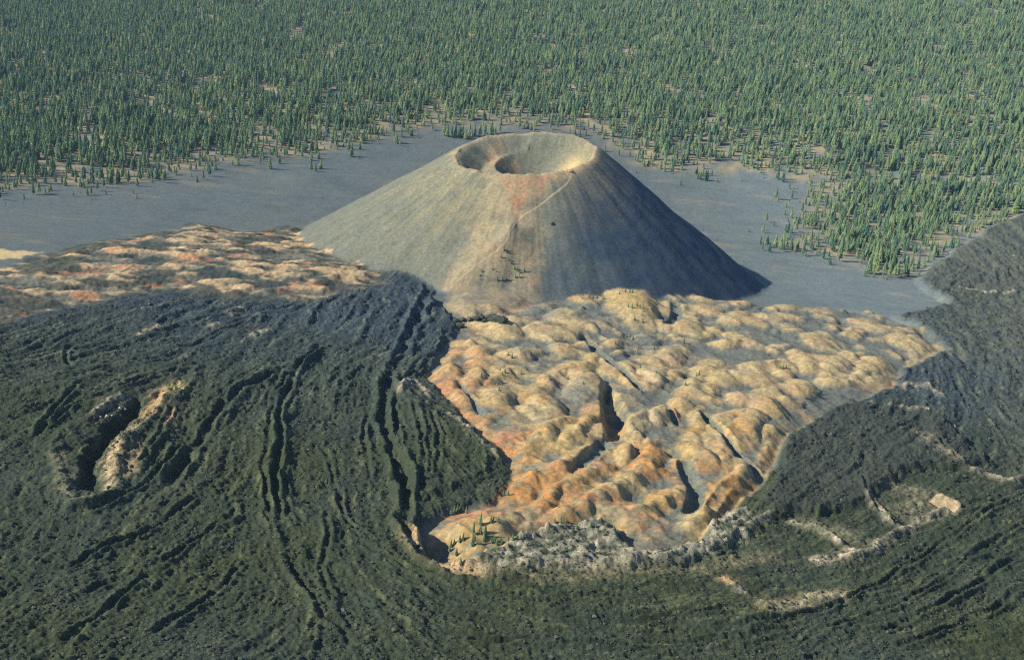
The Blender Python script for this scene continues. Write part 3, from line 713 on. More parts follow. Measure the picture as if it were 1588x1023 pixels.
# ------------------------------------------------------------------ ground mesh
def build_ground():
    inv = np.linspace(1 / 660.0, 1 / 2650.0, 820); Y = 1 / inv
    step = Y[-1] - Y[-2]
    Y2 = np.arange(Y[-1] + 24, 5400, 26.0)
    Yf = np.r_[-600, -200, 100, 300, 450, 550, 600, 630, 648, Y, Y2, 5700, 6300, 7200, 8500]
    sfine = np.linspace(-1, 1, 1040)
    ext = np.array([1.03, 1.08, 1.16, 1.3, 1.6, 2.1])
    Sx = np.r_[-ext[::-1], sfine, ext]
    hw = np.maximum(0.40 * Yf + 270, 600)
    X = Sx[None, :] * hw[:, None]; Yg = np.repeat(Yf[:, None], len(Sx), 1)
    ny, nx = X.shape
    x = X.ravel().copy(); y = Yg.ravel().copy()
    z, q = height(x, y, True)
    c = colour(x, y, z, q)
    idx = np.arange(ny * nx).reshape(ny, nx)
    F = np.stack([idx[:-1, :-1], idx[:-1, 1:], idx[1:, 1:], idx[1:, :-1]], -1).reshape(-1, 4)
    zid = np.where(q['forest'] > 0, 4, 1)
    zid = np.where(q['dune'] > 0, 2, zid); zid = np.where((q['paint'] > 0), 2, zid)
    zid = np.where(q['lm'] > 0.5, 3, zid); zid = np.where((q['onc'] > 2.0), 0, zid)
    fz = zid[F[:, 0]]
    V = np.c_[x, y, z].astype(np.float32)
    names = ['cinder_cone', 'ash_plain', 'painted_dunes', 'lava_bed', 'forest_floor']
    for k in range(5):
        f = F[fz == k]; used = np.unique(f); rm = np.full(len(V), -1, np.int64); rm[used] = np.arange(len(used))
        me = D.meshes.new(names[k]); nv, nf = len(used), len(f)
        me.vertices.add(nv); me.vertices.foreach_set('co', V[used].ravel())
        me.loops.add(nf * 4); me.loops.foreach_set('vertex_index', rm[f].ravel().astype(np.int32))
        me.polygons.add(nf); me.polygons.foreach_set('loop_start', np.arange(nf, dtype=np.int32) * 4)
        me.polygons.foreach_set('loop_total', np.full(nf, 4, np.int32))
        me.polygons.foreach_set('use_smooth', np.ones(nf, bool))
        ca = me.color_attributes.new('soil', 'FLOAT_COLOR', 'POINT')
        ca.data.foreach_set('color', np.c_[c[used], np.ones(nv)].astype(np.float32).ravel())
        me.update(); me.materials.append(MATS[k])
        o = D.objects.new(names[k], me); COL.objects.link(o); o['kind'] = 'structure'
build_ground()

# ------------------------------------------------------------------ helpers for things
def mesh_obj(name, verts, faces, mat, parent=None, smooth=False):
    me = D.meshes.new(name); me.from_pydata([tuple(v) for v in verts], [], [tuple(f) for f in faces]); me.update()
    if smooth: me.polygons.foreach_set('use_smooth', np.ones(len(me.polygons), bool))
    me.materials.append(mat); o = D.objects.new(name, me); COL.objects.link(o)
    if parent: o.parent = parent
    return o

def simple_mat(name, c0, c1, scale=3.0, rough=0.9, rand=0.0, bump=0.0):
    m_ = D.materials.new(name); m_.use_nodes = True; n = m_.node_tree; L = n.links; b = n.nodes['Principled BSDF']
    b.inputs['Roughness'].default_value = rough; b.inputs['Specular IOR Level'].default_value = 0.2
    tc = n.nodes.new('ShaderNodeTexCoord'); t = n.nodes.new('ShaderNodeTexNoise'); t.inputs['Scale'].default_value = scale; t.inputs['Detail'].default_value = 4
    L.new(tc.outputs['Object'], t.inputs['Vector'])
    mx = n.nodes.new('ShaderNodeMix'); mx.data_type = 'RGBA'; mx.inputs['A'].default_value = (*c0, 1); mx.inputs['B'].default_value = (*c1, 1)
    if rand:
        oi = n.nodes.new('ShaderNodeObjectInfo'); ad = n.nodes.new('ShaderNodeMath'); ad.operation = 'MULTIPLY_ADD'
        ad.inputs[1].default_value = rand; L.new(oi.outputs['Random'], ad.inputs[0])
        sb = n.nodes.new('ShaderNodeMath'); sb.operation = 'MULTIPLY'; sb.inputs[1].default_value = 1 - rand; L.new(t.outputs['Fac'], sb.inputs[0])
        L.new(sb.outputs[0], ad.inputs[2]); L.new(ad.outputs[0], mx.inputs['Factor'])
    else:
        L.new(t.outputs['Fac'], mx.inputs['Factor'])
    L.new(mx.outputs['Result'], b.inputs['Base Color'])
    if bump:
        bp = n.nodes.new('ShaderNodeBump'); bp.inputs['Strength'].default_value = bump; L.new(t.outputs['Fac'], bp.inputs['Height']); L.new(bp.outputs[0], b.inputs['Normal'])
    return m_
M_NEEDLE = simple_mat('pine_needles', (0.014, 0.075, 0.071), (0.190, 0.248, 0.103), 0.35, 0.8, 0.7)
M_BARK = simple_mat('pine_bark', (0.10, 0.065, 0.045), (0.20, 0.14, 0.10), 2.0)
M_ROCK = simple_mat('dark_lava_block', (0.018, 0.026, 0.024), (0.070, 0.082, 0.062), 0.5, 0.95, 0.7, 0.6)
M_REDROCK = simple_mat('red_cinder_block', (0.28, 0.09, 0.06), (0.40, 0.18, 0.11), 0.6, 0.95, 0, 0.6)
M_PALEROCK = simple_mat('pale_rock', (0.17, 0.16, 0.13), (0.36, 0.33, 0.26), 0.4, 0.95, 0, 0.6)
M_BUSH = simple_mat('bright_leaves', (0.10, 0.20, 0.03), (0.26, 0.36, 0.06), 0.6, 0.7)
M_TRAIL = mat_ground('trail_dust', 0.2, 0.5, 0.12)

# footpath climbing the cone
def build_trail():
    P = np.repeat(TRAIL, 1, 0); e = np.gradient(P, axis=0); L = np.hypot(*e.T)[:, None]; nrm = np.c_[-e[:, 1], e[:, 0]] / L
    wob = 0.8 + 0.5 * np.random.default_rng(3).random(len(P))
    Vs = []; cols = []
    offs = np.array([-1, -0.4, 0.4, 1.0])
    pts = np.concatenate([P + nrm * (o * 1.3 * wob)[:, None] for o in offs])
    # resample finely along the length
    n = len(P); fine = np.linspace(0, n - 1, 160); rows = []
    for k in range(4):
        A = pts[k * n:(k + 1) * n]
        rows.append(np.c_[np.interp(fine, range(n), A[:, 0]), np.interp(fine, range(n), A[:, 1])])
    Q = np.concatenate(rows); zz = height(Q[:, 0].copy(), Q[:, 1].copy())
    lift = np.repeat([0.03, 0.22, 0.22, 0.03], 160)
    V = np.c_[Q, zz + lift]; F = []
    for k in range(3):
        for i in range(159):
            a = k * 160 + i; F.append((a, a + 1, a + 161, a + 160))
    o = mesh_obj('footpath', V, F, M_TRAIL, None, True); o['kind'] = 'structure'
    ca = o.data.color_attributes.new('soil', 'FLOAT_COLOR', 'POINT')
    ca.data.foreach_set('color', np.tile(np.array([0.235, 0.20, 0.145, 1], np.float32), len(V)))
build_trail()

# ------------------------------------------------------------------ trees
def crown_mesh(seed, radius, base, narrow, nb=110, lean=0.0, flat=False):
    """a conifer 1 unit tall: ragged tiers of boughs round the stem, with single boughs reaching out of them"""
    r = random.Random(seed); V, F = [], []
    def prof_at(t):
        if flat: return math.sqrt(max(0, 1 - (t * 1.02 - 0.25) ** 2)) * (0.85 if t < .95 else .5)
        return (1 - t) ** narrow * (0.55 + 0.45 * min(1, t * 6 + 0.35))
    tiers, m_ = 8, 9
    for k in range(tiers):
        t0 = k / tiers; t1 = min(1.0, (k + 1.75) / tiers)
        r0 = radius * prof_at(t0 + .02) * 0.98 + .006; r1 = radius * prof_at(t1) * 0.30 + .003
        z0 = base + (1 - base) * t0; z1 = base + (1 - base) * t1
        n0 = len(V); ph = r.uniform(0, 6.28)
        for a in range(2 * m_):
            q_ = r.uniform(.82, 1.12) if a % 2 == 0 else r.uniform(.5, .68)
            an = ph + a * math.pi / m_ + r.uniform(-.1, .1)
            V.append((math.cos(an) * r0 * q_, math.sin(an) * r0 * q_, z0 + (r.uniform(-.012, .02) if a % 2 == 0 else .03)))
        for a in range(2 * m_):
            an = ph + a * math.pi / m_
            V.append((math.cos(an) * r1, math.sin(an) * r1, z1))
        for a in range(2 * m_):
            b = (a + 1) % (2 * m_); F.append((n0 + a, n0 + b, n0 + 2 * m_ + b, n0 + 2 * m_ + a))
    for i in range(nb):
        t = ((i + r.random()) / nb) ** 0.85
        z = base + (1 - base) * t
        ln = radius * prof_at(t) * r.uniform(0.7, 1.3) + 0.006
        az = i * 2.39996 + r.uniform(-.5, .5); c, s = math.cos(az), math.sin(az)
        dr = ln * r.uniform(0.1, 0.5) * (1 - t * .9) - t * ln * .4
        wd = 0.20 * ln + 0.008; th = r.uniform(0.012, 0.03)
        def P(rad, side, dz): V.append((c * rad - s * side, s * rad + c * side, max(base * .4, min(1.0, z + dz))))
        k = len(V)
        P(ln * .35, -wd, -dr * .2); P(ln * .35, wd, -dr * .2); P(ln, 0, -dr); P(ln * .55, 0, -dr * .35 + th + .012)
        F += [(k, k + 3, k + 2), (k + 3, k + 1, k + 2)]
    k = len(V)
    for a in range(4):
        V.append((math.cos(a * 1.57) * .012, math.sin(a * 1.57) * .012, 0.90))
    V.append((lean, 0, 1.04)); F += [(k + a, k + (a + 1) % 4, k + 4) for a in range(4)]
    me = D.meshes.new('crown'); me.from_pydata(V, [], F); me.update(); me.materials.append(M_NEEDLE); return me
def trunk_mesh(seed, top=0.9, rad=0.016):
    r = random.Random(seed); V, F = [], []; n = 7; rings = [(-.03, 1.35), (.03, 1.05), (.3, .8), (.6, .5), (top, .15)]
    for (z, s_) in rings:
        ox, oy = r.uniform(-.004, .004), r.uniform(-.004, .004)
        for a in range(n):
            V.append((ox + rad * s_ * math.cos(a * 6.2832 / n), oy + rad * s_ * math.sin(a * 6.2832 / n), z))
    for k in range(len(rings) - 1):
        for a in range(n): F.append((k * n + a, k * n + (a + 1) % n, (k + 1) * n + (a + 1) % n, (k + 1) * n + a))
    F.append(tuple((len(rings) - 1) * n + a for a in range(n)))
    me = D.meshes.new('trunk'); me.from_pydata(V, [], F); me.update(); me.materials.append(M_BARK); return me
KINDS = [  # crown mesh, trunk mesh
    (crown_mesh(1, .19, .10, 1.05), trunk_mesh(1)), (crown_mesh(2, .16, .14, 1.0), trunk_mesh(2)), (crown_mesh(3, .225, .08, 1.1), trunk_mesh(3)),
    (crown_mesh(4, .19, .18, .85), trunk_mesh(4)), (crown_mesh(5, .25, .05, 1.05), trunk_mesh(5)), (crown_mesh(6, .21, .26, .7), trunk_mesh(6)),
    (crown_mesh(7, .34, .08, .5, 130, 0, True), trunk_mesh(7, .7, .03))]

def add_tree(kind, x, y, z, h, rot, label, group, name='pine_tree'):
    e = D.objects.new(name, None); e.location = (x, y, z); COL.objects.link(e); e.empty_display_size = 2
    e['label'] = label; e['category'] = 'pine'
    if group: e['group'] = group
    cm, tm = KINDS[kind]
    for nm, me in (('crown', cm), ('trunk', tm)):
        o = D.objects.new(nm, me); o.parent = e; o.scale = (h, h, h); o.rotation_euler = (0, 0, rot); COL.objects.link(o)
    return e

rt = random.Random(11)
ORD = 'first second third fourth fifth sixth seventh eighth ninth tenth eleventh twelfth thirteenth'.split()
NUM = 'zero one two three four five six seven eight nine ten eleven twelve thirteen fourteen fifteen'.split()
def plant(pixels, hrange, label, group, kinds=(0, 1, 2, 4), name='pine_tree'):
    """pines standing where the photograph shows their feet; label may be one text or one per tree"""
    W_ = gcast(pixels)
    for i, p in enumerate(W_):
        lb = label
        if len(W_) > 1:
            rank = sorted(range(len(W_)), key=lambda q_: (pixels[q_][0], pixels[q_][1])).index(i); n_ = len(W_)
            place = 'first' if rank == 0 else 'last' if rank == n_ - 1 else ORD[rank]
            lb = label + ', ' + place + ' of ' + NUM[n_] + ' from left'
        add_tree(rt.choice(kinds), p[0], p[1], p[2] - 0.2, (1.15 if hrange[1] > 20.5 else 0.68) * rt.uniform(*hrange), rt.uniform(0, 6.28), lb, group, name)
    return len(W_)
NT = 0
q5 = lambda L: [(530 + a / 2.996, 340 + b / 2.996) for a, b in L]
q6 = lambda L: [(1058 + a / 2.996, 340 + b / 2.996) for a, b in L]
q2 = lambda L: [(530 + a / 2.983, 680 + b / 2.983) for a, b in L]
NT += plant(q5([(752, 145), (765, 155), (740, 178), (775, 192), (785, 205)]), (9, 13), 'small pine high on the tan spur', 'pines at the top of the tan spur', (2, 4))
NT += plant(q5([(722, 284), (742, 284), (762, 282), (815, 240), (824, 250), (848, 245), (806, 272), (824, 272), (800, 232)]), (10, 15), 'small pine low on the right side of the tan spur', 'pines low on the tan spur', (0, 2, 4))
NT += plant(q5([(650, 244), (640, 262), (700, 234), (716, 244)]), (6, 9), 'tiny shrubby pine on the tan spur face', 'shrubby pines on the spur face', (4, 2))
NT += plant(q5([(1150, 362), (1168, 366), (1185, 368), (1212, 370), (1290, 350), (1318, 338), (1338, 340), (1350, 342)]), (8, 12), 'small pine between cone foot and dunes', 'pines along the foot of the cone', (0, 2, 4))
NT += plant(q5([(1330, 408), (1348, 412), (1372, 402), (1385, 414), (1398, 410), (1420, 445)]), (9, 12), 'small pine on top of the big yellow dune', 'pines on the big yellow dune', (0, 2, 4))
NT += plant(q5([(1360, 470), (1375, 482), (1398, 478), (1270, 580), (1320, 548), (1336, 546), (1352, 560)]), (8, 12), 'small pine at the foot of the big yellow dune', 'pines under the big yellow dune', (0, 2, 4))
NT += plant(q5([(772, 632), (790, 645), (735, 702), (752, 690), (757, 712), (744, 722), (832, 718)]), (7, 11), 'small pine on the dunes below the dark outcrop', 'pines on the upper left dunes', (0, 2, 4))
NT += plant(q5([(722, 770), (730, 795), (738, 800), (724, 745)]), (7, 10), 'small pine in a line down the orange dunes', 'pines in line on the orange dunes', (2, 4))
NT += plant(q5([(962, 738), (966, 745), (1050, 742), (1120, 765)]), (7, 10), 'small pine on the crest above the dark hollow', 'pines left of the dark hollow', (2, 4))
NT += plant(q5([(648, 732)]), (9, 10), 'lone little pine at the edge of the red dune bank', None, (2,))
NT += plant(q5([(1372, 622), (1374, 600), (1450, 604), (1470, 602), (1386, 690), (1462, 715), (1500, 722)]), (7, 11), 'small pine among dunes beyond the dark gully', 'pines right of the gully', (0, 2, 4))
NT += plant(q6([(8, 576), (65, 728), (78, 724), (14, 772), (150, 812)]), (8, 12), 'small pine with a long shadow on the middle dunes', 'pines on the middle dunes', (0, 2, 4))
NT += plant(q6([(452, 690), (466, 694), (482, 692)]), (7, 10), 'little pine beside a dark dip in the right dunes', 'pines by the dark dip', (2, 4))
NT += plant(q6([(572, 830), (590, 834), (606, 802), (630, 804), (640, 806)]), (7, 10), 'little pine on dunes above the dark lobe', 'pines above the dark lava lobe', (2, 4))
NT += plant(q6([(210, 560), (480, 570), (525, 500)]), (6, 9), 'tiny pine among the small right upper domes', 'pines on the small upper domes', (2, 4))
NT += plant(q2([(505, 350), (520, 345), (534, 338), (548, 335), (575, 345)]), (9, 13), 'pine on the reddish crest above the front hollow', 'pines above the front hollow', (0, 2, 4))
NT += plant(q2([(608, 440), (604, 500), (612, 480), (640, 440), (660, 460), (664, 440), (640, 400), (655, 475)]), (12, 20), 'tall slim pine in the yellow grove at the dunes front', 'tall pines of the yellow grove', (1, 0))
NT += plant(q2([(505, 500), (520, 486), (545, 478), (498, 520), (530, 540), (548, 582), (560, 470)]), (8, 12), 'bushy pine on the bright bank beside the front hollow', 'bushy pines by the front hollow', (4, 2))
NT += plant(q2([(690, 482), (704, 478), (716, 490), (735, 476), (742, 486), (768, 474), (790, 468), (812, 460), (840, 462)]), (8, 12), 'small pine in the row along the pale rock ridge', 'pines along the pale rock ridge', (2, 4))
NT += plant(q2([(690, 388), (700, 384), (722, 386)]), (8, 11), 'small pine on the low red ridge near the grove', 'pines on the low red ridge', (2, 4))
NT += plant(q2([(748, 262), (768, 262)]), (8, 11), 'small pine on the orange end of the left dune ridge', 'pines on the orange ridge end', (2, 4))
NT += plant(q2([(985, 388), (1012, 386), (1036, 384), (1150, 406), (1172, 408), (1085, 416)]), (7, 10), 'small pine on the front orange dune ridge', 'pines on the front orange ridge', (2, 4))
NT += plant([(272, 604), (280, 606), (268, 610), (284, 614), (262, 600)], (7, 10), 'bushy pine at the head of the collapse pit', 'pines at the head of the pit', (4, 2))
NT += plant([(418, 262)], (24, 25), 'lone dark pine standing out on the left ash plain', None, (2,))
NT += plant([(164, 302), (212, 308), (206, 300)], (12, 15), 'small pine out on the ash below the left forest', 'pines on the ash below the left forest', (2, 4))
NT += plant([(545, 243)], (28, 30), 'lone dark pine on the ash tongue left of the cone', None, (0,))
NT += plant([(489, 266), (497, 262), (482, 262)], (15, 22), 'pine on the tan spit in the ash plain', 'pines on the tan spit', (2, 4))
NT += plant([(1093, 280)], (20, 21), 'lone short pine on the ash right of the cone shadow', None, (0,))
NT += plant([(1203, 309)], (24, 25), 'lone bushy pale green pine with a long shadow on the right ash', None, (3,))
NT += plant([(1205, 278)], (30, 31), 'upright pine at the edge of the ash above the bushy lone pine', None, (0,))
NT += plant([(1188, 358), (1200, 350), (1222, 344), (1240, 314)], (12, 16), 'small stray pine on ash beside the right stand', 'pines left of the right stand', (0, 2))
NT += plant([(1202, 382), (1210, 386), (1226, 388), (1236, 388), (1245, 396), (1218, 384)], (20, 26), 'pine on the curved tan spit', 'pines on the curved spit', (0, 1, 2))
NT += plant([(1301, 405), (1303, 396)], (32, 36), 'tall slim pine in front of the right stand', 'tall leading pines', (1, 0))
NT += plant([(1350, 412), (1356, 416), (1362, 410), (1347, 424), (1358, 402), (1352, 398)], (30, 36), 'dense pine in the dark front clump of the right stand', 'pines of the dark front clump', (2, 0, 3))
NT += plant([(1386, 431), (1390, 429), (1360, 423)], (18, 24), 'broad pine low on ash below the right stand', 'pines lowest on the right ash', (3, 5))
NT += plant([(1448, 398), (1400, 410), (1402, 428), (1422, 420)], (26, 34), 'tall pine at the grey lava corner of the stand', 'pines beside the grey lava edge', (1, 0))
NT += plant([(693, 212), (700, 214), (712, 214), (722, 216), (736, 212), (744, 212), (730, 216), (706, 212), (716, 212), (728, 210), (752, 208), (762, 208), (775, 206), (688, 210)], (24, 30),
            'pine in the row just behind the crater rim', 'pines just behind the crater rim', (0, 1, 2))

# the forest: positions on a jittered grid, thinned by clearings
def forest_points():
    r = np.random.default_rng(17); sp = 11.2
    gx, gy = np.meshgrid(np.arange(-2600, 3300, sp), np.arange(1900, 5000, sp))
    x = (gx + r.uniform(-.5, .5, gx.shape) * sp * .95).ravel(); y = (gy + r.uniform(-.5, .5, gx.shape) * sp * .95).ravel()
    k = np.abs(x) < 0.42 * y + 420; x, y = x[k], y[k]
    f, lava, dune, paint = zones(x, y)
    k = (f > -85) & (lava < -4) & (np.hypot(x - CX, y - CY) > 330); x, y, f = x[k], y[k], f[k]
    clear = noise(x, y, 85, 201) + 0.7 * noise(x, y, 32, 202) + 0.35 * noise(x, y, 260, 203)
    pe = 0.36 + 0.60 * sstep(0, 200, f)
    p = np.clip(pe * (1.0 - 1.25 * np.clip(clear - 0.12, -0.2, 1)), 0.01, 0.97)
    # ash bands with few trees right of the cone
    sparse = poly_sd(x, y, None, 0, 100, bcast([(920, 190), (1010, 215), (1120, 205), (1260, 225), (1310, 270), (1255, 290), (1100, 275), (990, 262), (940, 225)]))
    p = p * np.clip(1.0 + 0.9 * noise(x, y, 24, 207), 0.2, 1.4)
    p = np.where(sparse > 0, p * 0.75, p)
    tongue = poly_sd(x, y, None, 0, 100, bcast([(650, 200), (700, 186), (760, 184), (800, 196), (780, 212), (700, 216)]))
    p = np.where(tongue > 0, p * 0.2, p)
    p = np.where(f < 0, 0.12 * np.exp(f / 28.0) + 0.42 * sstep(0.3, 0.6, noise(x, y, 34, 205)) * (f > -65), p)
    k = r.random(len(x)) < p
    x, y, f = x[k], y[k], f[k]
    z = height(x, y)
    _z, r0 = None, np.hypot(x - CX, y - CY)
    k = (r0 > 440) | (z < 14); x, y, z, f = x[k], y[k], z[k], f[k]
    h = (12.5 + 21 * r.random(len(x)) ** 0.9) * (0.75 + 0.25 * sstep(0, 120, f))
    h *= 1 + 0.15 * noise(x, y, 200, 204) + 0.28 * noise(x, y, 48, 206)
    # more open country further up is kept the same; a few young ones
    yg = r.random(len(x)) < 0.12; h = np.where(yg, h * r.uniform(.35, .7, len(x)), h)
    kind = r.choice([0, 1, 2, 3, 4, 5], len(x), p=[.22, .18, .22, .14, .14, .10])
    return np.c_[x, y, z - 0.3], h, kind, r.uniform(0, 6.283, len(x)), f
FP, FH, FK, FR, FF = forest_points()
uv, dep = project(FP)
top_uv, _d = project(FP + np.c_[0 * FH, 0 * FH, FH])
inview = (uv[:, 0] > 4) & (uv[:, 0] < IW - 4) & (uv[:, 1] > 4) & (uv[:, 1] < IH) & (top_uv[:, 1] > 0)
# not behind the cone: cast the tree tops' pixels and compare
size = np.where(inview, FH / dep, 0)
size = np.where((uv[:, 0] > 690) & (uv[:, 0] < 960) & (uv[:, 1] > 200), 0, size)
order = np.argsort(-size * np.where(FF < 150, 1.15, 1.0))
n_ind = max(0, 300 - NT)
ind = order[:n_ind]
REG = [  # (x0, x1, label, group) across the frame
    (0, 130, 'forest pine at the left end of the tree line above the ash', 'pines at the left end of the tree line'),
    (130, 260, 'forest pine by the dark notch of the left tree line', 'pines by the notch of the left tree line'),
    (260, 480, 'forest pine along the tree line left of the ash tongue', 'pines along the left tree line'),
    (480, 700, 'forest pine along the tree line left of the crater', 'pines left of the crater'),
    (700, 960, 'forest pine on the flat behind the crater', 'pines behind the crater'),
    (960, 1120, 'forest pine above the straight right edge of the cone', 'pines above the cone edge'),
    (1120, 1262, 'forest pine on the banded ash right of the cone', 'pines on the banded ash'),
    (1262, 1330, 'leaning forest pine in the left flank of the right stand', 'pines in the left flank of the right stand'),
    (1330, 1400, 'leaning forest pine in the middle of the right stand', 'pines in the middle of the right stand'),
    (1400, 1470, 'leaning forest pine in the right stand above its grey lava corner', 'pines above the grey lava corner'),
    (1470, 1530, 'leaning forest pine along the rising edge of the grey right lava', 'pines along the rising lava edge'),
    (1530, 1600, 'leaning forest pine where forest and grey lava leave the frame', 'pines where forest and lava leave the frame')]
for i in ind:
    u = uv[i, 0]
    for (a, b, lb, g) in REG:
        if a <= u < b: break
    add_tree(int(FK[i]), FP[i, 0], FP[i, 1], FP[i, 2], float(FH[i]), float(FR[i]), lb, g)
rest = np.ones(len(FP), bool); rest[ind] = False
print('trees', len(FP), 'individual', NT + len(ind), 'manual', NT)

def build_forest():
    me = D.meshes.new('pine_forest'); P = FP[rest]; n = len(P)
    me.vertices.add(n); me.vertices.foreach_set('co', P.astype(np.float32).ravel())
    for nm, a, ty in (('tree_height', FH[rest], 'FLOAT'), ('turn', FR[rest], 'FLOAT'), ('kind_id', FK[rest], 'INT')):
        t = me.attributes.new(nm, ty, 'POINT'); t.data.foreach_set('value', a.astype(np.float32 if ty == 'FLOAT' else np.int32))
    o = D.objects.new('pine_forest', me); COL.objects.link(o); o['kind'] = 'stuff'
    o['label'] = 'dense green pine forest covering the slope behind the cone'; o['category'] = 'forest'
    g = D.node_groups.new('forest_nodes', 'GeometryNodeTree'); N, L = g.nodes, g.links
    g.interface.new_socket('Geometry', in_out='INPUT', socket_type='NodeSocketGeometry')
    g.interface.new_socket('Geometry', in_out='OUTPUT', socket_type='NodeSocketGeometry')
    gi = N.new('NodeGroupInput'); go = N.new('NodeGroupOutput'); jn = N.new('GeometryNodeJoinGeometry')
    mp = N.new('GeometryNodeMeshToPoints'); L.new(gi.outputs[0], mp.inputs[0])
    def attr(nm, ty):
        a = N.new('GeometryNodeInputNamedAttribute'); a.data_type = ty; a.inputs[0].default_value = nm; return a.outputs[0]
    hh, tr, kd = attr('tree_height', 'FLOAT'), attr('turn', 'FLOAT'), attr('kind_id', 'INT')
    rv = N.new('ShaderNodeCombineXYZ'); L.new(tr, rv.inputs[2])
    # real trees standing in the scene serve as the pattern for the mass
    proto = {}
    for ob in COL.objects:
        if ob.name.startswith(('crown', 'trunk')) and ob.parent: proto.setdefault(ob.data.name, ob)
    for k in range(6):
        cp = N.new('FunctionNodeCompare'); cp.data_type = 'INT'; cp.operation = 'EQUAL'
        ia = [s for s in cp.inputs if s.type == 'INT']; L.new(kd, ia[0]); ia[1].default_value = k
        for me_ in KINDS[k]:
            if me_.name not in proto: print('no proto', me_.name); continue
            oi = N.new('GeometryNodeObjectInfo'); oi.transform_space = 'ORIGINAL'; oi.inputs[0].default_value = proto[me_.name]; oi.inputs['As Instance'].default_value = True
            ip = N.new('GeometryNodeInstanceOnPoints'); L.new(mp.outputs[0], ip.inputs['Points']); L.new(cp.outputs[0], ip.inputs['Selection'])
            L.new(oi.outputs['Geometry'], ip.inputs['Instance']); L.new(rv.outputs[0], ip.inputs['Rotation']); L.new(hh, ip.inputs['Scale'])
            L.new(ip.outputs[0], jn.inputs[0])
    L.new(jn.outputs[0], go.inputs[0])
    md = o.modifiers.new('forest', 'NODES'); md.node_group = g
build_forest()

# ------------------------------------------------------------------ rocks and bushes
def rock(name, px, py, rad, mat, label, group=None, squash=0.7, seed=0, cat='rock'):
    r = random.Random(seed + int(px)); p = gcast([(px, py)])[0]
    import bmesh
    bm = bmesh.new(); bmesh.ops.create_icosphere(bm, subdivisions=1 if 'block' in name else 2, radius=1.0)
    for v in bm.verts:
        k = 0.72 + 0.5 * r.random(); v.co = Vector((v.co.x * rad * k, v.co.y * rad * k * r.uniform(.85, 1.1), v.co.z * rad * squash * k))
    me = D.meshes.new(name); bm.to_mesh(me); bm.free(); me.materials.append(mat)
    o = D.objects.new(name, me); COL.objects.link(o); o.location = (p[0], p[1], p[2] + rad * 0.15); o.rotation_euler = (0, 0, r.uniform(0, 6))
    o['label'] = label; o['category'] = cat
    if group: o['group'] = group
    return o
rock('boulder', 856, 347, 3.2, M_ROCK, 'lone dark boulder resting on the right front slope of the cone')
rock('boulder', 885, 266, 3.4, M_REDROCK, 'dark red block on the crater rim where the footpath tops out')
for i, (px, py, rad) in enumerate([(708, 498, 5), (716, 497, 6), (728, 496, 5), (738, 495, 5.5), (748, 495, 6), (757, 494, 7), (766, 494, 8), (772, 497, 8), (762, 498, 6.5), (779, 498, 7), (752, 499, 5), (712, 505, 6), (745, 492, 5)]):
    rock('lava_block', px, py, rad, M_ROCK, 'jagged dark block in the rock outcrop at the foot of the cone', 'blocks of the dark outcrop', 0.8, i)
for i, (px, py, rad) in enumerate([(150, 652, 3.5), (156, 648, 4), (163, 645, 3.2), (170, 641, 4), (176, 640, 3), (183, 636, 3.5), (190, 632, 4), (194, 630, 3), (166, 650, 3), (178, 646, 3.2), (186, 642, 3)]):
    rock('pale_block', px + (i % 3 - 1) * 4, py + (i % 4 - 1.5) * 3, rad * (0.3 + 0.1 * (i % 4)), M_PALEROCK, 'whitish block tumbled along the left lip of the collapse pit', 'whitish blocks on the pit lip', 0.8, i)
def bush(px, py, h, label):
    p = gcast([(px, py)])[0]; e = D.objects.new('bush', None); e.location = p; COL.objects.link(e); e['label'] = label; e['category'] = 'bush'
    me = crown_mesh(int(px), .62, .02, .4, 220, 0, True); me.materials[0] = M_BUSH
    o = D.objects.new('foliage', me); o.parent = e; o.scale = (h, h, h); COL.objects.link(o)
    o = D.objects.new('stem', KINDS[6][1]); o.parent = e; o.scale = (h, h, h * .6); COL.objects.link(o)
bush(1574, 330, 14, 'bright green bush at the right edge where the forest meets the lava')
bush(1560, 336, 9, 'smaller bright green bush left of the larger one at the forest corner')

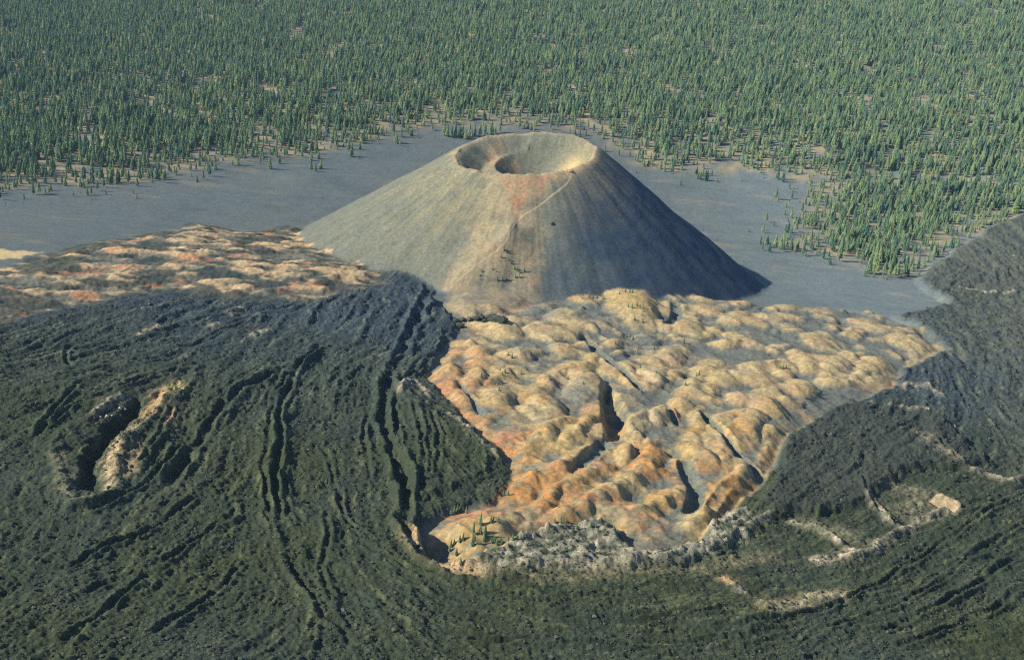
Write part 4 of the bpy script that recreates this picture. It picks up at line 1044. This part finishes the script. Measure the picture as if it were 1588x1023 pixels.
# ------------------------------------------------------------------ rubble on the flows, scrub on the dunes
def scatter(name, P, size, turn, protos, label, cat):
    me = D.meshes.new(name); n = len(P); me.vertices.add(n); me.vertices.foreach_set('co', P.astype(np.float32).ravel())
    kid = np.random.default_rng(3).integers(0, len(protos), n)
    for nm, a, ty in (('size', size, 'FLOAT'), ('turn', turn, 'FLOAT'), ('kind_id', kid, 'INT')):
        t = me.attributes.new(nm, ty, 'POINT'); t.data.foreach_set('value', a.astype(np.float32 if ty == 'FLOAT' else np.int32))
    o = D.objects.new(name, me); COL.objects.link(o); o['kind'] = 'stuff'; o['label'] = label; o['category'] = cat
    g = D.node_groups.new(name + '_nodes', 'GeometryNodeTree'); N, L = g.nodes, g.links
    g.interface.new_socket('Geometry', in_out='INPUT', socket_type='NodeSocketGeometry'); g.interface.new_socket('Geometry', in_out='OUTPUT', socket_type='NodeSocketGeometry')
    gi = N.new('NodeGroupInput'); go = N.new('NodeGroupOutput'); jn = N.new('GeometryNodeJoinGeometry')
    mp = N.new('GeometryNodeMeshToPoints'); L.new(gi.outputs[0], mp.inputs[0])
    def attr(nm, ty):
        a = N.new('GeometryNodeInputNamedAttribute'); a.data_type = ty; a.inputs[0].default_value = nm; return a.outputs[0]
    hh, tr, kd = attr('size', 'FLOAT'), attr('turn', 'FLOAT'), attr('kind_id', 'INT')
    rv = N.new('ShaderNodeCombineXYZ'); L.new(tr, rv.inputs[2])
    for k, (ob, unit) in enumerate(protos):
        cp = N.new('FunctionNodeCompare'); cp.data_type = 'INT'; cp.operation = 'EQUAL'
        ia = [q_ for q_ in cp.inputs if q_.type == 'INT']; L.new(kd, ia[0]); ia[1].default_value = k
        oi = N.new('GeometryNodeObjectInfo'); oi.transform_space = 'ORIGINAL'; oi.inputs[0].default_value = ob; oi.inputs['As Instance'].default_value = True
        mu = N.new('ShaderNodeMath'); mu.operation = 'MULTIPLY'; mu.inputs[1].default_value = 1.0 / unit; L.new(hh, mu.inputs[0])
        ip = N.new('GeometryNodeInstanceOnPoints'); L.new(mp.outputs[0], ip.inputs['Points']); L.new(cp.outputs[0], ip.inputs['Selection'])
        L.new(oi.outputs['Geometry'], ip.inputs['Instance']); L.new(rv.outputs[0], ip.inputs['Rotation']); L.new(mu.outputs[0], ip.inputs['Scale'])
        L.new(ip.outputs[0], jn.inputs[0])
    L.new(jn.outputs[0], go.inputs[0]); md = o.modifiers.new('scatter', 'NODES'); md.node_group = g

def build_ash_scrub():
    r = np.random.default_rng(43); n = 5000
    x = r.uniform(-1000, 1000, n); y = r.uniform(1700, 2700, n)
    f, lava, dune, paint = zones(x, y); k = (f < 0) & (lava < -5) & (dune < 0) & (paint < 0) & (np.hypot(x - CX, y - CY) > 420)
    k &= r.random(n) < np.clip(0.12 + 0.5 * np.exp(f / 60.0) + 0.5 * noise(x, y, 80, 304), 0, 1)
    x, y = x[k], y[k]; n = len(x); ob = next(o for o in COL.objects if o.name.startswith('crown') and o.data == KINDS[4][0])
    scatter('sagebrush', np.c_[x, y, height(x, y) - 0.1], r.uniform(0.8, 3.2, n), r.uniform(0, 6.28, n), [(ob, 1.0)], 'sparse low brush dotted over the grey ash plain', 'brush')
def build_rubble():
    r = np.random.default_rng(41); n = 150000
    y = 1 / r.uniform(1 / 2050.0, 1 / 640.0, n); x = r.uniform(-1, 1, n) * (0.43 * y + 200)
    f, lava, dune, paint = zones(x, y)
    keep = (lava > 4) & (fan_sd(x, y) < 0) & (paint < 0) & (np.hypot(x - CX, y - CY) > 395); dens = 0.40 + 0.6 * noise(x, y, 50, 301) + 0.3 * noise(x, y, 14, 302)
    keep &= r.random(n) < dens; x, y = x[keep], y[keep]; n = len(x)
    z = height(x, y); size = (0.45 + 0.9 * r.random(n) ** 3 + 1.4 * (r.random(n) < 0.025)) * (0.75 + 0.35 * sstep(800, 1300, y))
    pr = [(o, 5.0) for o in COL.objects if o.name.startswith('lava_block')][:4]
    scatter('lava_rubble', np.c_[x, y, z + size * 0.1], size, r.uniform(0, 6.28, n), pr, 'loose dark rubble covering the lava flows', 'rubble')
    n = 2600; y = 1 / r.uniform(1 / 1750.0, 1 / 900.0, n); x = r.uniform(-0.2, 0.45, n) * y
    f, lava, dune, paint = zones(x, y); keep = (dune > 5) & (r.random(n) < 0.35 + 0.8 * noise(x, y, 60, 303)); x, y = x[keep], y[keep]; n = len(x)
    z = height(x, y); ob = next(o for o in COL.objects if o.name.startswith('crown') and o.data == KINDS[6][0] or o.name == 'crown.004')
    scatter('scrub', np.c_[x, y, z - 0.1], r.uniform(0.8, 2.2, n), r.uniform(0, 6.28, n), [(ob, 1.0)], 'tiny dark scrub dotted over the painted dunes', 'scrub')
build_rubble()
build_ash_scrub()

# ------------------------------------------------------------------ summer haze
def build_haze():
    lo = np.array([1e9] * 3); hi = -lo
    for o in COL.objects:
        if o.get('kind') == 'structure':
            a = np.empty(len(o.data.vertices) * 3, np.float32); o.data.vertices.foreach_get('co', a); a = a.reshape(-1, 3)
            lo = np.minimum(lo, a.min(0)); hi = np.maximum(hi, a.max(0))
    lo -= np.array([40, 40, 1.5]); hi += np.array([40, 40, 60]); hi[2] = max(hi[2], CAM_H + 30)
    V = [(x, y, z) for z in (lo[2], hi[2]) for y in (lo[1], hi[1]) for x in (lo[0], hi[0])]
    F = [(0, 2, 3, 1), (4, 5, 7, 6), (0, 1, 5, 4), (1, 3, 7, 5), (3, 2, 6, 7), (2, 0, 4, 6)]
    m_ = D.materials.new('haze'); m_.use_nodes = True; n = m_.node_tree; n.nodes.clear()
    o_ = n.nodes.new('ShaderNodeOutputMaterial'); v = n.nodes.new('ShaderNodeVolumePrincipled')
    v.inputs['Color'].default_value = (0.50, 0.72, 1.0, 1); v.inputs['Density'].default_value = HAZE; v.inputs['Anisotropy'].default_value = 0.2
    n.links.new(v.outputs[0], o_.inputs['Volume'])
    h = mesh_obj('haze', V, F, m_); h['kind'] = 'stuff'
    print('haze', lo, hi)
build_haze()
